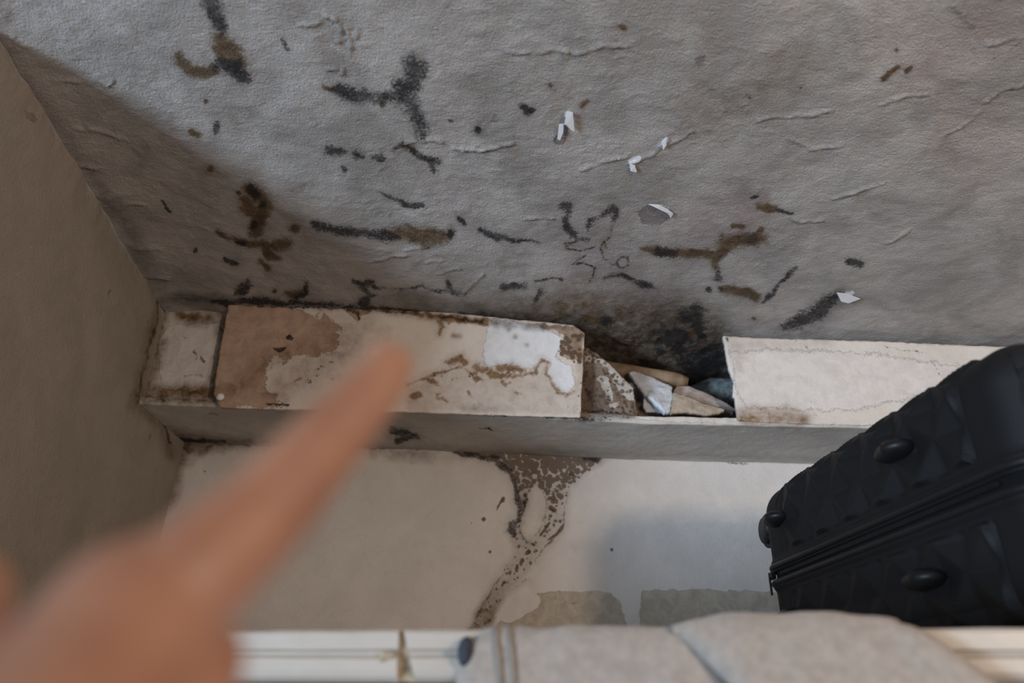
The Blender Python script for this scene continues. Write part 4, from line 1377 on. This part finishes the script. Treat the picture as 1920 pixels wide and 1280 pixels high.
def drape(name, left, right, topbump, front, mat, thick=0.010, nu=110, nv=70, back=0.10, drop=0.22, wr=1.0, seed=0):
    """left/right: x boundary (wardrobe-local) as function of drop; topbump(x) extra height"""
    V = np.zeros((nu * nv, 3))
    for i in range(nu):
        s = i / (nu - 1)
        for j in range(nv):
            t = j / (nv - 1)
            L = t * (back + drop) - back          # <0 on the top, >0 down the front
            R = 0.012
            if L < -R:
                y, z = -L - R + 0.0, 0.0
                dp = 0.0
            elif L < R * 0.9:
                an = (L + R) / (R * 1.9) * math.pi / 2
                y, z = -math.sin(an) * (R), -(1 - math.cos(an)) * R
                dp = 0.0
            else:
                y, z = -R, -R - (L - R * 0.9)
                dp = L
            x = left(max(0, L)) * (1 - s) + right(max(0, L)) * s
            bump = topbump(x, s)
            yy = y - front(x, s, dp)
            zz = z + 0.003 + bump * (1 if L < 0.0 else max(0, 1 - L / 0.05))
            nn_ = mnoise.fractal(Vector((x * 14 + seed, z * 8, seed)), 1.0, 2.0, 3) * 0.004 * wr
            edge = min(s, 1 - s) * (right(0) - left(0))
            puff = -0.008 * math.exp(-edge / 0.006)
            V[i * nv + j] = (x, yy - nn_ * (1 if L > 0 else 0) + (-puff if L > 0 else 0), HZ + zz + nn_ * (L <= 0) + (puff if L <= 0 else 0) * 0.5)
    q = grid_faces(nu, nv)
    P = np.array([list(SM @ Vector(v)) for v in V])
    o = make_mesh(name, P, q, mat, shirt)
    bm = bmesh.new()
    bm.from_mesh(o.data)
    bmesh.ops.recalc_face_normals(bm, faces=bm.faces[:])
    bm.to_mesh(o.data)
    bm.free()
    md = o.modifiers.new('thickness', 'SOLIDIFY')
    md.thickness = 0.004
    md.offset = 1
    sb = o.modifiers.new('smooth', 'SUBSURF')
    sb.levels = sb.render_levels = 1
    return o


lx_ = lambda px, py=1220: local_x(px, py)[0]
xl0, xl1, xr0, xr1 = lx_(884), lx_(864), lx_(1315), lx_(1375)
slv = drape('sleeve', lambda L: xl0 + (xl1 - xl0) * min(1, L / 0.02), lambda L: xr0 + (xr1 - xr0) * min(1, L / 0.05),
            lambda x, s: -0.004 - 0.004 * math.exp(-s / 0.03), lambda x, s, dp: 0.002 + 0.012 * min(1, dp / 0.08), M['cloth'], seed=1)
bl0, bl1, br0, br1 = lx_(1262), lx_(1345), lx_(1690), lx_(1870)
pk = lx_(1560)
bod = drape('body', lambda L: bl0 + (bl1 - bl0) * min(1.6, L / 0.035), lambda L: br0 + (br1 - br0) * min(1.6, (L / 0.06) ** 0.8),
            lambda x, s: 0.0055 * math.exp(-((x - pk) / 0.07) ** 2) - 0.001 + 0.003 * math.exp(-(s / 0.02)), lambda x, s, dp: 0.010 + 0.020 * min(1, dp / 0.08), M['cloth'], seed=4)
# double stitched seam of the sleeve
for dx in (0, 26):
    pts = []
    for t in np.linspace(0, 1, 24):
        L = -0.012 + t * 0.20
        x = lx_(930 + dx, 1190) + (lx_(946 + dx, 1280) - lx_(930 + dx, 1190)) * min(1.3, max(0, L) / 0.045)
        if L < 0.010:
            an = max(0, (L + 0.012) / (0.0228)) * math.pi / 2
            y, z = -0.0150 * math.sin(an) - 0.003 * math.sin(an), -(1 - math.cos(an)) * 0.012 + 0.0035
        else:
            y, z = -0.0195 - 0.012 * min(1, L / 0.08), -0.012 - (L - 0.0108)
        pts.append(tuple(SM @ Vector((x, y, HZ + z))))
    st = tube('seam', pts, 0.0011, M['clothseam'], seg=8)
    st.parent = slv
# shade inside the cuff at the sleeve end, put in as a dark solid
p0 = SM @ Vector((lx_(876, 1215), -0.012, HZ - 0.017))
bm = bmesh.new()
bmesh.ops.create_uvsphere(bm, u_segments=20, v_segments=12, radius=1)
for v in bm.verts:
    v.co = Vector((v.co.x * 0.0068, v.co.y * 0.010, v.co.z * 0.0115 + 0.0)) + p0
cu = from_bm('cuff_opening_shade', bm, M['cuff_shade'])
cu.parent = slv


# ------------------------------------------------------------------ pointing hand, close to the lens
def capsule(bm, p, q, r0, r1, n=10, seg=20):
    p, q = Vector(p), Vector(q)
    d = q - p
    L = d.length
    t = d.normalized()
    a = t.orthogonal().normalized()
    b = t.cross(a)
    rings = []
    stations = []
    for k in range(1, 6):
        an = math.pi / 2 * k / 6
        stations.append((-r0 * math.cos(an), r0 * math.sin(an)))
    for k in range(n + 1):
        s = k / n
        stations.append((L * s, r0 + (r1 - r0) * s))
    for k in range(5, 0, -1):
        an = math.pi / 2 * k / 6
        stations.append((L + r1 * math.cos(an), r1 * math.sin(an)))
    for x, r in stations:
        rings.append([bm.verts.new(p + t * x + (a * math.cos(w) + b * math.sin(w)) * r) for w in [2 * math.pi * k / seg for k in range(seg)]])
    for r0_, r1_ in zip(rings[:-1], rings[1:]):
        for k in range(seg):
            bm.faces.new((r0_[k], r0_[(k + 1) % seg], r1_[(k + 1) % seg], r1_[k]))
    bm.faces.new(rings[0][::-1])
    bm.faces.new(rings[-1])


hb = bmesh.new()


def chain(pts):
    P3 = [atd(x, y, d_) for x, y, d_, r in pts]
    for (a, b, ra, rb) in zip(P3[:-1], P3[1:], [p[3] for p in pts[:-1]], [p[3] for p in pts[1:]]):
        capsule(hb, a, b, ra, rb)
    return P3


# index finger: (x, y, depth, radius)
idx = chain([(350, 1090, 0.155, 0.0130), (490, 965, 0.172, 0.0114), (618, 820, 0.192, 0.0098), (708, 716, 0.208, 0.0086), (727, 688, 0.212, 0.0076)])
wrist = (-60, 1900, 0.10, 0.026)
# back of the hand
chain([(250, 1165, 0.150, 0.017), (-10, 1560, 0.115, 0.020), wrist])
chain([(310, 1110, 0.154, 0.013), (60, 1480, 0.118, 0.018)])
chain([(180, 1270, 0.150, 0.017), (60, 1600, 0.118, 0.021)])
chain([(140, 1420, 0.142, 0.017), (100, 1700, 0.118, 0.020)])
# curled middle, ring and little finger
chain([(250, 1185, 0.152, 0.012), (368, 1240, 0.158, 0.0102), (350, 1330, 0.142, 0.0090), (250, 1345, 0.138, 0.0085)])
chain([(190, 1330, 0.150, 0.012), (345, 1395, 0.156, 0.0100), (335, 1480, 0.142, 0.0088), (240, 1490, 0.136, 0.0082)])
chain([(170, 1460, 0.144, 0.011), (310, 1530, 0.148, 0.0090), (300, 1600, 0.136, 0.0078), (220, 1600, 0.130, 0.0074)])
# thumb, leaving the side of the palm
thb = chain([(30, 1500, 0.122, 0.016), (-95, 1300, 0.128, 0.0120), (-85, 1180, 0.144, 0.0098), (-55, 1110, 0.160, 0.0084)])
# wrist and forearm
fa = [atd(*wrist[:3]), np.array([-0.13, -0.02, 1.44]), np.array([-0.20, -0.16, 1.36])]
capsule(hb, fa[0], fa[1], 0.027, 0.034)
capsule(hb, fa[1], fa[2], 0.034, 0.040)
hand = from_bm('hand', hb, M['skin'])
tag(hand, 'bare hand in the near foreground, index finger pointing up at the loose board', 'hand')
rm = hand.modifiers.new('merge', 'REMESH')
rm.mode = 'VOXEL'
rm.voxel_size = 0.0016
smm = hand.modifiers.new('soften', 'SMOOTH')
smm.factor = 0.6
smm.iterations = 7
dg = bpy.context.evaluated_depsgraph_get()
nm = bpy.data.meshes.new_from_object(hand.evaluated_get(dg))
hand.modifiers.clear()
old = hand.data
hand.data = nm
bpy.data.meshes.remove(old)
for p in hand.data.polygons:
    p.use_smooth = True


def nail(tip, prev, r, facing):
    t = Vector(tip - prev).normalized()
    f = Vector(facing)
    f = (f - t * f.dot(t)).normalized()
    s = t.cross(f)
    bm = bmesh.new()
    rows = []
    for i in range(7):
        row = []
        for k in range(9):
            an = math.radians(-48 + 96 * k / 8)
            l = (i / 6 - 0.55) * r * 1.5
            w = 1.0 - 0.25 * (i / 6) ** 3
            row.append(bm.verts.new(Vector(tip) + t * l + (f * math.cos(an * w) + s * math.sin(an * w)) * (r * (1.0 - 0.02 * i))))
        rows.append(row)
    for a, b in zip(rows[:-1], rows[1:]):
        for k in range(8):
            bm.faces.new((a[k], a[k + 1], b[k + 1], b[k]))
    o = from_bm('fingernail', bm, M['nail'], hand)
    md = o.modifiers.new('thickness', 'SOLIDIFY')
    md.thickness = 0.0006
    return o


nail(idx[-1], idx[-2], 0.0079, (-0.75, 0.1, 0.65))
nail(thb[-1], thb[-2], 0.0090, (-0.5, -0.3, 0.8))
